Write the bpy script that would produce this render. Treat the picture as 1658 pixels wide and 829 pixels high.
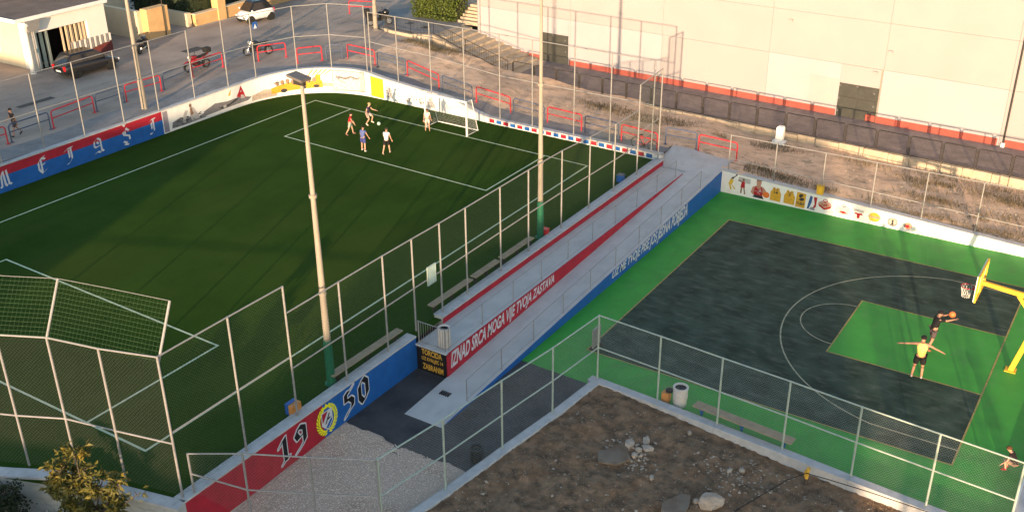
import bpy, bmesh, math, random
from mathutils import Vector, Matrix, noise
random.seed(7)
scene = bpy.context.scene
for o in list(bpy.data.objects): bpy.data.objects.remove(o)
C = scene.collection
R = math.radians
# ------------------------------------------------------------------ camera
YAW, PITCH, ROLL, FPX = -0.5738, 0.4589, -0.0086, 1699.7
fwd = Vector((math.sin(YAW)*math.cos(PITCH), math.cos(YAW)*math.cos(PITCH), -math.sin(PITCH)))
rt = Vector((math.cos(YAW), -math.sin(YAW), 0)); up = rt.cross(fwd)
rt, up = rt*math.cos(ROLL)+up*math.sin(ROLL), up*math.cos(ROLL)-rt*math.sin(ROLL)
cd = bpy.data.cameras.new('camera'); cam = bpy.data.objects.new('camera', cd); C.objects.link(cam)
cam.matrix_world = Matrix(((rt.x, up.x, -fwd.x, 16.983), (rt.y, up.y, -fwd.y, -31.731), (rt.z, up.z, -fwd.z, 21.930), (0, 0, 0, 1)))
cd.sensor_width = 36; cd.lens = FPX/1658*36; cd.clip_start = .5; cd.clip_end = 2000
scene.camera = cam
# ------------------------------------------------------------------ sky, sun, exposure
SUN_EL, SUN_AZ = 7.0, 160.0          # low evening sun behind the viewer; azimuth clockwise from +Y
w = bpy.data.worlds.new('World'); scene.world = w; w.use_nodes = True
nt = w.node_tree; bg = nt.nodes['Background']; sk = nt.nodes.new('ShaderNodeTexSky'); sk.sky_type = 'NISHITA'
sk.sun_disc = False; sk.sun_elevation = R(SUN_EL); sk.sun_rotation = R(SUN_AZ); sk.altitude = 50; sk.air_density = 1.0; sk.dust_density = .8; sk.ozone_density = 1.5
nt.links.new(sk.outputs[0], bg.inputs[0]); bg.inputs[1].default_value = .15
sl = bpy.data.lights.new('sun', 'SUN'); sl.energy = 3.5; sl.angle = R(.5); sl.color = (1, .71, .44)
sun = bpy.data.objects.new('sun', sl); C.objects.link(sun)
sd = Vector((math.sin(R(SUN_AZ))*math.cos(R(SUN_EL)), math.cos(R(SUN_AZ))*math.cos(R(SUN_EL)), math.sin(R(SUN_EL))))
sun.rotation_euler = sd.to_track_quat('Z', 'Y').to_euler(); sun.location = sd*150
vs = scene.view_settings; vs.view_transform = 'Standard'; vs.look = 'None'; vs.gamma = 1; vs.exposure = 1.62
vs.use_curve_mapping = False
# ------------------------------------------------------------------ materials
MATS = {}
def mat(name, col, rough=.8, var=.15, scale=3., bump=.0, bscale=40., metal=0., col2=None, detail=6., stretch=None, spec=.3, thr=None, emit=None):
    """Procedural: base colour mottled by world-space noise, with optional fine bump."""
    if name in MATS: return MATS[name]
    m = bpy.data.materials.new(name); m.use_nodes = True; n = m.node_tree.nodes; l = m.node_tree.links
    b = n['Principled BSDF']; b.inputs['Roughness'].default_value = rough; b.inputs['Metallic'].default_value = metal
    b.inputs['Specular IOR Level'].default_value = spec
    g = n.new('ShaderNodeNewGeometry'); src = g.outputs['Position']
    if stretch:
        mp = n.new('ShaderNodeMapping'); mp.inputs['Scale'].default_value = stretch[:3]
        if len(stretch) > 3: mp.inputs['Rotation'].default_value = (0, 0, R(stretch[3]))
        l.new(src, mp.inputs['Vector']); src = mp.outputs[0]
    t = n.new('ShaderNodeTexNoise'); t.inputs['Scale'].default_value = scale; t.inputs['Detail'].default_value = detail; l.new(src, t.inputs['Vector'])
    rp = n.new('ShaderNodeValToRGB'); e = rp.color_ramp.elements
    lo = thr[0] if thr else .3; hi = thr[1] if thr else .7
    e[0].position = lo; e[1].position = hi
    c2 = col2 if col2 else tuple(min(1, c*(1+var)) for c in col)
    c1 = col if col2 else tuple(c*(1-var) for c in col)
    e[0].color = (*c1, 1); e[1].color = (*c2, 1)
    l.new(t.outputs[0], rp.inputs[0]); l.new(rp.outputs[0], b.inputs['Base Color'])
    if bump:
        t2 = n.new('ShaderNodeTexNoise'); t2.inputs['Scale'].default_value = bscale; t2.inputs['Detail'].default_value = 4; l.new(g.outputs['Position'], t2.inputs['Vector'])
        bp = n.new('ShaderNodeBump'); bp.inputs['Strength'].default_value = bump; bp.inputs['Distance'].default_value = .03
        l.new(t2.outputs[0], bp.inputs['Height']); l.new(bp.outputs[0], b.inputs['Normal'])
    MATS[name] = m; m['b'] = 1
    return m
def layer(m, col, scale, lo, hi, stretch=None, fac=1.):
    """Adds one more procedural colour layer (stains, wear, fine grain, painted shade streaks on the turf) over a mat()."""
    n = m.node_tree.nodes; l = m.node_tree.links; b = n['Principled BSDF']; old = b.inputs['Base Color'].links[0].from_socket
    g = n.new('ShaderNodeNewGeometry'); src = g.outputs['Position']
    if stretch:
        mp = n.new('ShaderNodeMapping'); mp.inputs['Scale'].default_value = stretch[:3]
        if len(stretch) > 3: mp.inputs['Rotation'].default_value = (0, 0, R(stretch[3]))
        l.new(src, mp.inputs['Vector']); src = mp.outputs[0]
    t = n.new('ShaderNodeTexNoise'); t.inputs['Scale'].default_value = scale; t.inputs['Detail'].default_value = 5; l.new(src, t.inputs['Vector'])
    mr = n.new('ShaderNodeMapRange'); mr.inputs[1].default_value = lo; mr.inputs[2].default_value = hi; mr.inputs[4].default_value = fac; l.new(t.outputs[0], mr.inputs[0])
    mx = n.new('ShaderNodeMix'); mx.data_type = 'RGBA'; l.new(mr.outputs[0], mx.inputs[0]); l.new(old, mx.inputs[6]); mx.inputs[7].default_value = (*col, 1)
    l.new(mx.outputs[2], b.inputs['Base Color']); return m
T = {}
def defmats():
    a = T
    a['turf'] = layer(layer(layer(mat('turf', (.022, .050, .007), .95, scale=.35, col2=(.035, .070, .010), bump=.6, bscale=60, spec=.02), (.016, .040, .008), 1.6, .5, .75, (1, .06, 1), .35), (.046, .092, .018), 25, .45, .8, None, .5), (.046, .068, .013), .22, .48, .66, (1, .5, 1), .55)  # the long stretched layer paints faint dark streaks that imitate fence shadows
    a['line'] = layer(mat('line_paint', (.50, .55, .35), .8, .1, 6), (.16, .24, .12), 9, .55, .75, None, .5)
    a['green'] = layer(layer(layer(mat('court_green', (.030, .26, .030), .6, .1, 1.2, bump=.12, bscale=90, col2=(.040, .31, .036)), (.024, .21, .03), .9, .5, .8, None, .6), (.06, .30, .05), 60, .6, .8, None, .4), (.075, .25, .06), 2.4, .55, .74, (1, .35, 1, 25), .5)
    a['court'] = layer(layer(mat('court_dark', (.018, .038, .025), .65, scale=1.1, thr=(.34, .66), col2=(.046, .078, .054), bump=.15, bscale=80, spec=.12), (.115, .135, .10), 1.3, .5, .75, (1, 2.6, 1, 10), .6), (.02, .028, .027), 14, .5, .75, None, .5)
    a['goldline'] = layer(mat('court_line', (.36, .27, .09), .8, .15, 8), (.1, .12, .06), 5, .5, .7, None, .6)
    a['paleline'] = layer(mat('court_pale_line', (.36, .34, .22), .8, .15, 8), (.1, .12, .08), 5, .5, .7, None, .5)
    a['asphalt'] = layer(layer(mat('asphalt', (.062, .060, .061), .85, .25, 1.1, .35, 120), (.085, .085, .088), 3, .58, .75, None, .7), (.03, .031, .034), .8, .52, .7, None, .7)
    a['street'] = layer(layer(layer(mat('street_asphalt', (.30, .235, .19), .9, .25, .5, .35, 60), (.42, .33, .26), .35, .45, .7, (1, .3, 1, 12), .8), (.17, .145, .13), 1.4, .55, .72, (1, .25, 1, 15), .6), (.44, .37, .30), 9, .55, .75, None, .5)
    a['dirt'] = layer(layer(layer(mat('dry_ground', (.64, .43, .28), .95, .25, 1.2, .7, 25), (.72, .52, .36), .8, .5, .7, None, .7), (.22, .17, .10), 1.9, .55, .7, (1, 2, 1), .75), (.75, .57, .42), 14, .58, .75, None, .6)
    a['lot'] = layer(layer(layer(mat('lot_soil', (.235, .138, .078), .95, .4, 2.2, 1.0, 22), (.29, .18, .105), 1.1, .5, .72, None, .8), (.07, .044, .028), 3.5, .5, .72, None, .8), (.27, .20, .14), 26, .6, .8, None, .7)
    a['gravel'] = layer(layer(mat('gravel', (.62, .47, .37), .95, .3, 40, .8, 70), (.14, .115, .09), 75, .5, .65, None, .8), (.30, .19, .12), .7, .55, .75, None, .6)
    a['conc'] = layer(layer(mat('ramp_concrete', (.47, .46, .44), .85, .08, 1.3, .12, 60), (.38, .37, .36), 2.5, .52, .75, (1, .4, 1), .6), (.54, .53, .51), 20, .55, .8, None, .3)
    a['path'] = layer(mat('path_concrete', (.22, .21, .205), .9, .18, 1.1, .2, 50), (.14, .135, .13), 3, .55, .75, None, .6)
    a['cap'] = layer(mat('wall_cap', (.44, .43, .42), .85, .12, 3, .15, 40), (.27, .26, .25), 5, .58, .8, None, .6)
    a['white'] = layer(mat('white_paint', (.72, .70, .66), .7, .05, 2.5), (.52, .49, .45), 3.2, .58, .85, (1, 1, .4), .5)
    a['red'] = layer(mat('red_paint', (.38, .018, .035), .6, .12, 2.2), (.27, .015, .028), 6, .5, .8, None, .5)
    a['blue'] = layer(mat('blue_paint', (.013, .105, .35), .6, .12, 2.2), (.03, .11, .30), 5, .5, .8, None, .5)
    a['black'] = mat('black_paint', (.012, .012, .013), .6, .2, 5)
    a['ink'] = mat('white_lettering', (.64, .64, .64), .7, .1, 9, thr=(.25, .5), col2=(.56, .56, .58))
    a['gold'] = mat('gold_lettering', (.62, .36, .05), .7, .15, 9)
    a['yellow'] = mat('yellow_paint', (.75, .42, .03), .6, .08, 5)
    a['paleyellow'] = mat('mural_yellow', (.85, .78, .02), .7, .06, 5)
    a['galv'] = layer(mat('galvanised_steel', (.275, .265, .25), .5, .12, 7, metal=.2), (.28, .25, .21), 14, .6, .8, None, .5)
    a['greensteel'] = mat('pale_green_steel', (.36, .42, .36), .5, .1, 6, metal=.15)
    a['wire'] = mat('fence_wire', (.16, .155, .13), .55, .1, 5, metal=.2)
    a['palewire'] = mat('pale_wire', (.27, .28, .25), .5, .1, 5, metal=.2)
    a['greenwire'] = mat('green_wire', (.055, .08, .05), .6, .1, 5)
    a['greennet'] = mat('green_net', (.06, .11, .05), .8, .15, 5)
    a['whitenet'] = mat('white_net', (.6, .6, .57), .8, .1, 5)
    a['mast'] = layer(mat('mast_steel', (.30, .255, .20), .6, .12, 4, stretch=(3, 3, .5)), (.24, .18, .12), 6, .58, .8, (1, 1, .2), .6)
    a['mastgreen'] = layer(mat('mast_green', (.012, .12, .06), .6, .15, 4), (.02, .2, .1), 8, .55, .8, None, .6)
    a['wood'] = layer(mat('bench_wood', (.33, .25, .16), .8, .15, 3, stretch=(1, 1, 8), bump=.1, bscale=50), (.22, .16, .10), 9, .5, .75, (8, 1, 8), .5)
    a['dark'] = mat('dark_metal', (.035, .030, .027), .6, .15, 5)
    a['dark2'] = mat('weathered_housing', (.12, .105, .095), .6, .15, 5)
    a['parapet'] = mat('parapet_red', (.16, .04, .032), .8, .15, 4)
    a['darkmesh'] = mat('dark_mesh', (.06, .052, .046), .7, .15, 5)
    a['railred'] = layer(mat('rail_red', (.50, .018, .03), .5, .1, 5), (.35, .06, .05), 12, .6, .8, None, .5)
    a['railblue'] = layer(mat('rail_blue', (.065, .085, .14), .55, .12, 5), (.12, .12, .13), 12, .55, .8, None, .5)
    a['cream'] = layer(mat('facade_cream', (.33, .292, .288), .9, .03, .6, .03, 40), (.31, .272, .262), .25, .45, .75, (1, 1, .6), .5)
    a['facadewhite'] = layer(mat('facade_white', (.35, .325, .335), .9, .03, .7, .03, 40), (.33, .30, .30), .4, .5, .75, None, .5)
    a['pinkish'] = layer(mat('facade_patch', (.335, .30, .295), .9, .03, .7), (.365, .335, .305), 1.2, .5, .7, None, .5)
    a['joint'] = mat('panel_joint', (.24, .215, .18), .95, .1, 3)  # colour of the hall core, seen in the seams between panels
    a['plinth'] = layer(mat('plinth_red', (.32, .075, .055), .8, .12, 2), (.30, .10, .07), 5, .55, .75, None, .6)
    a['doorgrey'] = layer(mat('door_grey', (.05, .05, .043), .5, .12, 2), (.075, .072, .06), 3, .5, .75, None, .6)
    a['stone'] = layer(mat('wall_stone', (.44, .35, .25), .9, .2, 2.5, .5, 18), (.26, .22, .16), 5, .52, .72, None, .7)
    a['rock'] = layer(mat('rock', (.40, .32, .25), .9, .18, 4, .4, 25), (.20, .155, .12), 8, .5, .72, None, .6)
    a['slab'] = layer(mat('slab_concrete', (.20, .155, .115), .9, .18, 2.5, .25, 30), (.15, .095, .06), 2.4, .42, .6, None, .9)
    a['block'] = layer(mat('block_wall', (.42, .41, .38), .9, .12, 2, .3, 30), (.30, .29, .26), 5, .52, .75, None, .6)
    a['house'] = layer(mat('house_white', (.74, .68, .60), .85, .04, 1.5), (.64, .58, .50), 3, .55, .8, None, .4)
    a['houseb'] = layer(mat('house_beige', (.60, .49, .33), .85, .06, 1.5), (.50, .40, .27), 3, .55, .8, None, .5)
    a['roof'] = layer(mat('roof_concrete', (.16, .115, .09), .95, .18, 1.0, .2, 20), (.24, .18, .14), .8, .5, .75, None, .7)
    a['orange'] = layer(mat('ochre_plaster', (.58, .36, .16), .85, .1, 1.6), (.44, .27, .12), 4, .55, .8, None, .5)
    a['curtain'] = mat('curtain_cloth', (.46, .36, .24), .9, .25, 3, stretch=(6, 6, .3))
    a['curtain2'] = mat('curtain_pale', (.40, .42, .34), .9, .15, 3, stretch=(6, 6, .3))
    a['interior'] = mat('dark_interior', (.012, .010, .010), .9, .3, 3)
    a['hallpath'] = layer(mat('hall_path_stone', (.215, .175, .16), .9, .2, 1.5, .2, 40), (.15, .12, .11), 4, .5, .72, None, .7)
    a['scrub'] = mat('scrub', (.11, .085, .045), .9, .4, 8, col2=(.22, .17, .09))
    a['carblack'] = mat('car_black', (.010, .010, .012), .18, .1, 3, spec=.6)
    a['carwhite'] = mat('car_white', (.72, .72, .72), .25, .03, 3, spec=.5)
    a['glass'] = mat('car_glass', (.012, .014, .017), .06, .1, 3, spec=.7)
    a['rubber'] = mat('rubber', (.015, .015, .015), .85, .2, 9)
    a['rim'] = mat('rim_alloy', (.32, .32, .32), .35, .1, 5, metal=.6)
    a['taillight'] = mat('tail_light', (.55, .01, .015), .3, .1, 5)
    a['headlight'] = mat('head_light', (.45, .45, .44), .2, .05, 5)
    a['plate'] = mat('plate_white', (.75, .75, .73), .5, .04, 5)
    a['motored'] = mat('motor_red', (.20, .008, .012), .25, .1, 5, spec=.5)
    a['chrome'] = mat('chrome', (.5, .5, .5), .25, .1, 5, metal=.8)
    a['skin'] = mat('skin', (.52, .29, .19), .6, .06, 12)
    a['skin2'] = mat('skin_tan', (.42, .21, .13), .6, .06, 12)
    a['leaf'] = layer(mat('leaf_olive', (.065, .065, .012), .6, .3, 3.5, col2=(.12, .10, .016)), (.34, .22, .02), 2.2, .58, .72, None, .8)
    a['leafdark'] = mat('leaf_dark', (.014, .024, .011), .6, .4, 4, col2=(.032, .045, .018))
    a['hedge'] = layer(mat('hedge_green', (.05, .075, .012), .6, .3, 3, col2=(.10, .13, .02)), (.16, .13, .03), 4, .58, .75, None, .6)
    a['bark'] = mat('bark', (.085, .065, .05), .9, .25, 9, .4, 30)
    a['twig'] = mat('dry_twig', (.20, .155, .10), .9, .35, 12)
    a['pebble'] = mat('pebble', (.66, .50, .40), .9, .6, 30)
    a['soil'] = mat('earth', (.12, .10, .08), .95, .2, .5)
    a['orangebox'] = mat('orange_plastic', (.62, .25, .06), .5, .1, 6)
    a['bluebox'] = mat('blue_plastic', (.02, .10, .36), .5, .1, 6)
    a['teal'] = mat('pale_teal', (.36, .46, .42), .6, .1, 6)
    a['basket'] = mat('ball_orange', (.75, .17, .05), .6, .1, 20)
    a['bagblack'] = mat('bin_liner', (.012, .012, .013), .35, .2, 14)
    a['binwhite'] = layer(mat('bin_white', (.62, .57, .52), .6, .06, 5), (.48, .42, .37), 9, .55, .8, None, .5)
defmats()
# ------------------------------------------------------------------ mesh helpers
class MB:
    def __init__(s): s.v = []; s.f = []; s.m = []; s.mi = 0
    def add(s, vs, fs):
        n = len(s.v); s.v += [tuple(v) for v in vs]; s.f += [tuple(i+n for i in f) for f in fs]; s.m += [s.mi]*len(fs); return s
    def box(s, x0, x1, y0, y1, z0, z1):
        return s.add([(x0, y0, z0), (x1, y0, z0), (x1, y1, z0), (x0, y1, z0), (x0, y0, z1), (x1, y0, z1), (x1, y1, z1), (x0, y1, z1)],
                     [(0, 3, 2, 1), (4, 5, 6, 7), (0, 1, 5, 4), (1, 2, 6, 5), (2, 3, 7, 6), (3, 0, 4, 7)])
    def hexa(s, b, t):      # bottom 4 and top 4 points
        return s.add(list(b)+list(t), [(0, 3, 2, 1), (4, 5, 6, 7), (0, 1, 5, 4), (1, 2, 6, 5), (2, 3, 7, 6), (3, 0, 4, 7)])
    def quad(s, a, b, c, d): return s.add([a, b, c, d], [(0, 1, 2, 3)])
    def poly(s, pts): return s.add(pts, [tuple(range(len(pts)))])
    def prism(s, pts, off):  # polygon swept by vector off
        n = len(pts); o = Vector(off); q = [Vector(p) for p in pts]+[Vector(p)+o for p in pts]
        return s.add(q, [tuple(range(n))[::-1], tuple(range(n, 2*n))]+[(i, (i+1) % n, (i+1) % n+n, i+n) for i in range(n)])
    def tube(s, a, b, r, n=8, r2=None, caps=True):
        a = Vector(a); b = Vector(b); d = (b-a); 
        if d.length < 1e-6: return s
        d.normalize(); u = d.orthogonal().normalized(); v = d.cross(u); r2 = r if r2 is None else r2
        ring = [(u*math.cos(2*math.pi*i/n)+v*math.sin(2*math.pi*i/n)) for i in range(n)]
        vs = [a+c*r for c in ring]+[b+c*r2 for c in ring]; fs = [(i, (i+1) % n, (i+1) % n+n, i+n) for i in range(n)]
        if caps: fs += [tuple(range(n))[::-1], tuple(range(n, 2*n))]
        return s.add(vs, fs)
    def path(s, pts, r, n=6):
        pts = [Vector(p) for p in pts]
        tg = [((pts[min(i+1, len(pts)-1)]-pts[max(i-1, 0)]).normalized()) for i in range(len(pts))]
        u = tg[0].orthogonal().normalized(); vs = []
        for p, t in zip(pts, tg):
            u = (u-t*u.dot(t)).normalized(); v = t.cross(u)
            vs += [p+(u*math.cos(2*math.pi*i/n)+v*math.sin(2*math.pi*i/n))*r for i in range(n)]
        fs = [(k*n+i, k*n+(i+1) % n, (k+1)*n+(i+1) % n, (k+1)*n+i) for k in range(len(pts)-1) for i in range(n)]
        fs += [tuple(range(n))[::-1], tuple(range((len(pts)-1)*n, len(pts)*n))]
        return s.add(vs, fs)
    def lathe(s, prof, n=20, c=(0, 0, 0)):   # (radius, z) profile about a vertical axis
        vs = [(c[0]+r*math.cos(2*math.pi*i/n), c[1]+r*math.sin(2*math.pi*i/n), c[2]+z) for r, z in prof for i in range(n)]
        fs = [(k*n+i, k*n+(i+1) % n, (k+1)*n+(i+1) % n, (k+1)*n+i) for k in range(len(prof)-1) for i in range(n)]
        return s.add(vs, fs)
    def ball(s, c, r, n=10, m=7, sc=(1, 1, 1), z0=-1., z1=1.):
        vs = []; 
        for j in range(m+1):
            t = math.asin(max(-1, min(1, z0)))+(math.asin(min(1, z1))-math.asin(max(-1, z0)))*j/m
            for i in range(n):
                a = 2*math.pi*i/n; vs.append((c[0]+r*sc[0]*math.cos(t)*math.cos(a), c[1]+r*sc[1]*math.cos(t)*math.sin(a), c[2]+r*sc[2]*math.sin(t)))
        return s.add(vs, [(k*n+i, k*n+(i+1) % n, (k+1)*n+(i+1) % n, (k+1)*n+i) for k in range(m) for i in range(n)])
    def wire(s, a, b, r):    # three-sided wire without caps
        return s.tube(a, b, r, 3, None, False)
    def mesh(s, name, mats, org=(0, 0, 0), smooth=False):
        me = bpy.data.meshes.new(name); o = Vector(org)
        me.from_pydata([Vector(v)-o for v in s.v] if o.length else s.v, [], s.f)
        for m in (mats if isinstance(mats, (list, tuple)) else [mats]): me.materials.append(m)
        if any(s.m): me.polygons.foreach_set('material_index', s.m)
        if smooth: me.polygons.foreach_set('use_smooth', [True]*len(me.polygons))
        me.update(); return me
    def build(s, name, m, parent=None, org=None, smooth=False, kind=None, world=False, bevel=0):
        """Links the collected faces as ONE object. parent given: verts are local to it (or world coordinates if world=True)."""
        if parent is not None and world: org = parent.location
        ob = bpy.data.objects.new(name, s.mesh(name, m, org or (0, 0, 0), smooth)); C.objects.link(ob)
        if parent is not None: ob.parent = parent
        elif org: ob.location = org
        if kind: ob['kind'] = kind
        if bevel:
            bv = ob.modifiers.new('bevel', 'BEVEL'); bv.width = bevel; bv.segments = 2; bv.limit_method = 'ANGLE'
        return ob
def mb(): return MB()
def thing(name, loc, label, cat, rz=0, group=None):
    o = bpy.data.objects.new(name, None); C.objects.link(o); o.location = loc; o.rotation_euler = (0, 0, rz); o.empty_display_size = .3
    return tag(o, label, cat, group)
def tag(o, label, cat, group=None):
    o['label'] = label; o['category'] = cat
    if group: o['group'] = group
    return o
def struct(o): o['kind'] = 'structure'; return o
def part(name, m, parent, fn, **k):
    b = MB(); fn(b); return b.build(name, m, parent, **k)
def copy_tree(o, parent=None):
    c = o.copy(); C.objects.link(c); c.parent = parent
    for ch in o.children: copy_tree(ch, c)
    return c
def hull(pts):
    pts = sorted(set((round(x, 5), round(y, 5)) for x, y in pts)); 
    def half(ps):
        h = []
        for p in ps:
            while len(h) > 1 and (h[-1][0]-h[-2][0])*(p[1]-h[-2][1])-(h[-1][1]-h[-2][1])*(p[0]-h[-2][0]) <= 0: h.pop()
            h.append(p)
        return h
    a = half(pts); b = half(pts[::-1]); return a[:-1]+b[:-1]
def ell(cx, cy, rx, ry, n=20, a0=0, a1=360): return [(cx+rx*math.cos(R(a0+(a1-a0)*i/n)), cy+ry*math.sin(R(a0+(a1-a0)*i/n))) for i in range(n+(0 if a1-a0 == 360 else 1))]
# decals: flat print on a wall. F(u, v, off) -> world point
LAY = [0]
def ustrips(p, w=.3):
    """cuts a flat outline into upright strips so that it can follow a curved wall"""
    def cut(q, c, sg):
        o = []
        for (x0, y0), (x1, y1) in zip(q, q[1:]+q[:1]):
            i0, i1 = sg*(x0-c) >= 0, sg*(x1-c) >= 0
            if i0: o.append((x0, y0))
            if i0 != i1: t = (c-x0)/(x1-x0); o.append((c, y0+(y1-y0)*t))
        return o
    out = []; u0, u1 = min(x for x, _ in p), max(x for x, _ in p); n = max(1, math.ceil((u1-u0)/w))
    for i in range(n):
        q = cut(cut(list(p), u0+(u1-u0)*i/n, 1), u0+(u1-u0)*(i+1)/n, -1) if n > 1 else list(p)
        if len(q) > 2: out.append(q)
    return out
def decal(name, m, polys, F, parent, off=.004, org=None, curved=False):
    b = MB()
    if curved: polys = [q for p in polys for q in ustrips(p)]
    for i, p in enumerate(polys): b.poly([F(u, v, off+i*.00015) for u, v in p])
    bm = bmesh.new(); me = b.mesh(name, m, parent.location if org is None else org)
    bm.from_mesh(me); bmesh.ops.triangulate(bm, faces=bm.faces[:]); bmesh.ops.recalc_face_normals(bm, faces=bm.faces[:]); bm.to_mesh(me); bm.free()
    ob = bpy.data.objects.new(name, me); C.objects.link(ob); ob.parent = parent; return ob
def nib(strokes, ox, oy, sx, sy, n=(.075, .075), pad=0.):
    out = []
    for st in strokes:
        for (x0, y0), (x1, y1) in zip(st, st[1:]):
            pts = []
            for x, y in ((x0, y0), (x1, y1)):
                for sg in (-1, 1):
                    for px, py in ((-pad, -pad), (pad, -pad), (pad, pad), (-pad, pad)):
                        pts.append((ox+(x+sg*n[0]+px)*sx, oy+(y+sg*n[1]+py)*sy))
            out.append(hull(pts))
    return out
GL = {'M': [[(-.02, .08), (.1, .0), (.15, .75), (.3, .98)], [(.3, .98), (.34, .12), (.44, .03)], [(.3, .85), (.52, 1.0), (.57, .14), (.72, .05)], [(.0, .55), (.15, .62)]],
      'E': [[(.62, .85), (.35, .98), (.12, .75), (.1, .3), (.3, .02), (.62, .2)], [(.3, .95), (.3, .1)], [(.3, .52), (.56, .58)], [(.4, .98), (.62, 1.05)]],
      'J': [[(.05, .85), (.3, .98), (.68, 1.02)], [(.52, .98), (.54, .3), (.3, .05), (.12, .0)], [(.36, .9), (.36, .38)]],
      'A': [[(.1, .55), (.15, .85), (.4, 1.0), (.6, .85), (.6, .15), (.74, .05)], [(.1, .52), (.22, .42), (.6, .5)], [(.08, .02), (.3, .12), (.5, .02)], [(.32, .78), (.44, .62)]],
      'S': [[(.62, .8), (.4, 1.0), (.15, .8), (.2, .6), (.6, .45), (.62, .2), (.38, .02), (.1, .15)], [(.32, .85), (.32, .62)], [(.15, -.04), (.45, -.12)], [(.22, 1.32), (.36, 1.17), (.52, 1.32)]],
      'I': [[(.1, .85), (.3, .98), (.64, 1.02)], [(.44, .95), (.46, .2), (.25, .02), (.08, .05)], [(.28, .8), (.28, .35)]],
      '1': [[(.02, .74), (.28, .98), (.28, .12), (.12, -.02)], [(.28, .12), (.42, .1)]],
      '9': [[(.52, .62), (.22, .52), (.1, .74), (.3, .98), (.56, .86), (.56, .32), (.32, .12), (.08, .0)]],
      '5': [[(.16, .93), (.36, .9), (.58, 1.06)], [(.15, .93), (.15, .6), (.4, .62), (.56, .46), (.52, .22), (.26, .1), (.08, -.06)]],
      '0': [[(.1, .25), (.1, .75), (.34, 1.0), (.56, .8), (.56, .28), (.3, .0), (.1, .25)]]}
def text_polys(s, size=1.):
    """Outlines of a line of text as flat triangles in (u, v), width normalised to its own length."""
    cu = bpy.data.curves.new('t', 'FONT'); cu.body = s; cu.size = size; cu.offset = .028; cu.resolution_u = 3
    ob = bpy.data.objects.new('t', cu); C.objects.link(ob); dg = bpy.context.evaluated_depsgraph_get(); ev = ob.evaluated_get(dg); me = ev.to_mesh()
    ps = [[(me.vertices[i].co.x, me.vertices[i].co.y) for i in f.vertices] for f in me.polygons]; ev.to_mesh_clear()
    bpy.data.objects.remove(ob); bpy.data.curves.remove(cu)
    xs = [p[0] for q in ps for p in q]; ys = [p[1] for q in ps for p in q]
    x0, x1, y0, y1 = min(xs), max(xs), min(ys), max(ys)
    return [[((x-x0)/(x1-x0), (y-y0)/(y1-y0)) for x, y in q] for q in ps]
def lettering(s, m, F, parent, name='lettering', off=.004):
    b = MB()
    for q in text_polys(s): b.poly([F(u, v, off) for u, v in q])
    return b.build(name, m, parent, world=True)
# fence wires
def chain(b, P0, P1, z0, z1, c, r, z0b=None, z1b=None):
    """diagonal chain-link wires on the upright plane P0-P1; z0..z1 at P0 and z0b..z1b at P1"""
    L = math.hypot(P1[0]-P0[0], P1[1]-P0[1]); z0b = z0 if z0b is None else z0b; z1b = z1 if z1b is None else z1b; h = max(z1, z1b)-min(z0, z0b); zb = min(z0, z0b)
    def pt(u, v): return (P0[0]+(P1[0]-P0[0])*u/L, P0[1]+(P1[1]-P0[1])*u/L, zb+v)
    for sg in (1, -1):
        k = -h if sg == 1 else 0.; 
        while k < L+(0 if sg == 1 else h):
            # u = k + sg*v
            v0, v1 = (max(0, -k), min(h, L-k)) if sg == 1 else (max(0, k-L), min(h, k))
            if z0 != z0b or z1 != z1b:   # slanted foot or head: clip numerically
                vs = [v0+(v1-v0)*i/24 for i in range(25)]; ok = []
                for v in vs:
                    t = (k+sg*v)/L
                    if z0+(z0b-z0)*t-1e-6 <= zb+v <= z1+(z1b-z1)*t+1e-6: ok.append(v)
                v0, v1 = (ok[0], ok[-1]) if len(ok) > 1 else (0, 0)
            if v1-v0 > .01: b.wire(pt(k+sg*v0, v0), pt(k+sg*v1, v1), r)
            k += c
def gridnet(b, A, B, Cc, D, c, r):
    """square netting on the quad A B C D (A-B bottom, D-C top)"""
    A, B, Cc, D = map(Vector, (A, B, Cc, D)); n = max(1, int((B-A).length/c)); m = max(1, int((D-A).length/c))
    for i in range(n+1): b.wire(A.lerp(B, i/n), D.lerp(Cc, i/n), r)
    for j in range(m+1): b.wire(A.lerp(D, j/m), B.lerp(Cc, j/m), r)
def fence(name, label, pts, rails, cell, wr, wm, pr=.032, pm='galv', rm='galv', wire_z=None, cat='fence', cap=None):
    """pts: (x, y, base z, top z) per post; rails: per bay fractions of height; each post, rail and bay of wire is a part"""
    t = thing(name, (pts[0][0], pts[0][1], pts[0][2]), label, cat)
    for x, y, z0, z1 in pts: part('post', T[pm], t, lambda b: b.tube((x, y, z0), (x, y, z1), pr, 10), world=True, smooth=False)
    for i in range(len(pts)-1):
        a, c = pts[i], pts[i+1]; 
        za, zc = min(a[3], cap[i] if cap and cap[i] else a[3]), min(c[3], cap[i] if cap and cap[i] else c[3])
        for fr in rails:
            part('rail', T[rm], t, lambda b: b.tube((a[0], a[1], a[2]+(za-a[2])*fr-.02), (c[0], c[1], c[2]+(zc-c[2])*fr-.02), pr*.72, 8), world=True)
        if cell:
            b = MB(); chain(b, a, c, a[2]+.04, za-.03, cell, wr, c[2]+.04, zc-.03); b.build('wire_mesh', T[wm], t, world=True, kind='stuff')
    return t
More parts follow.
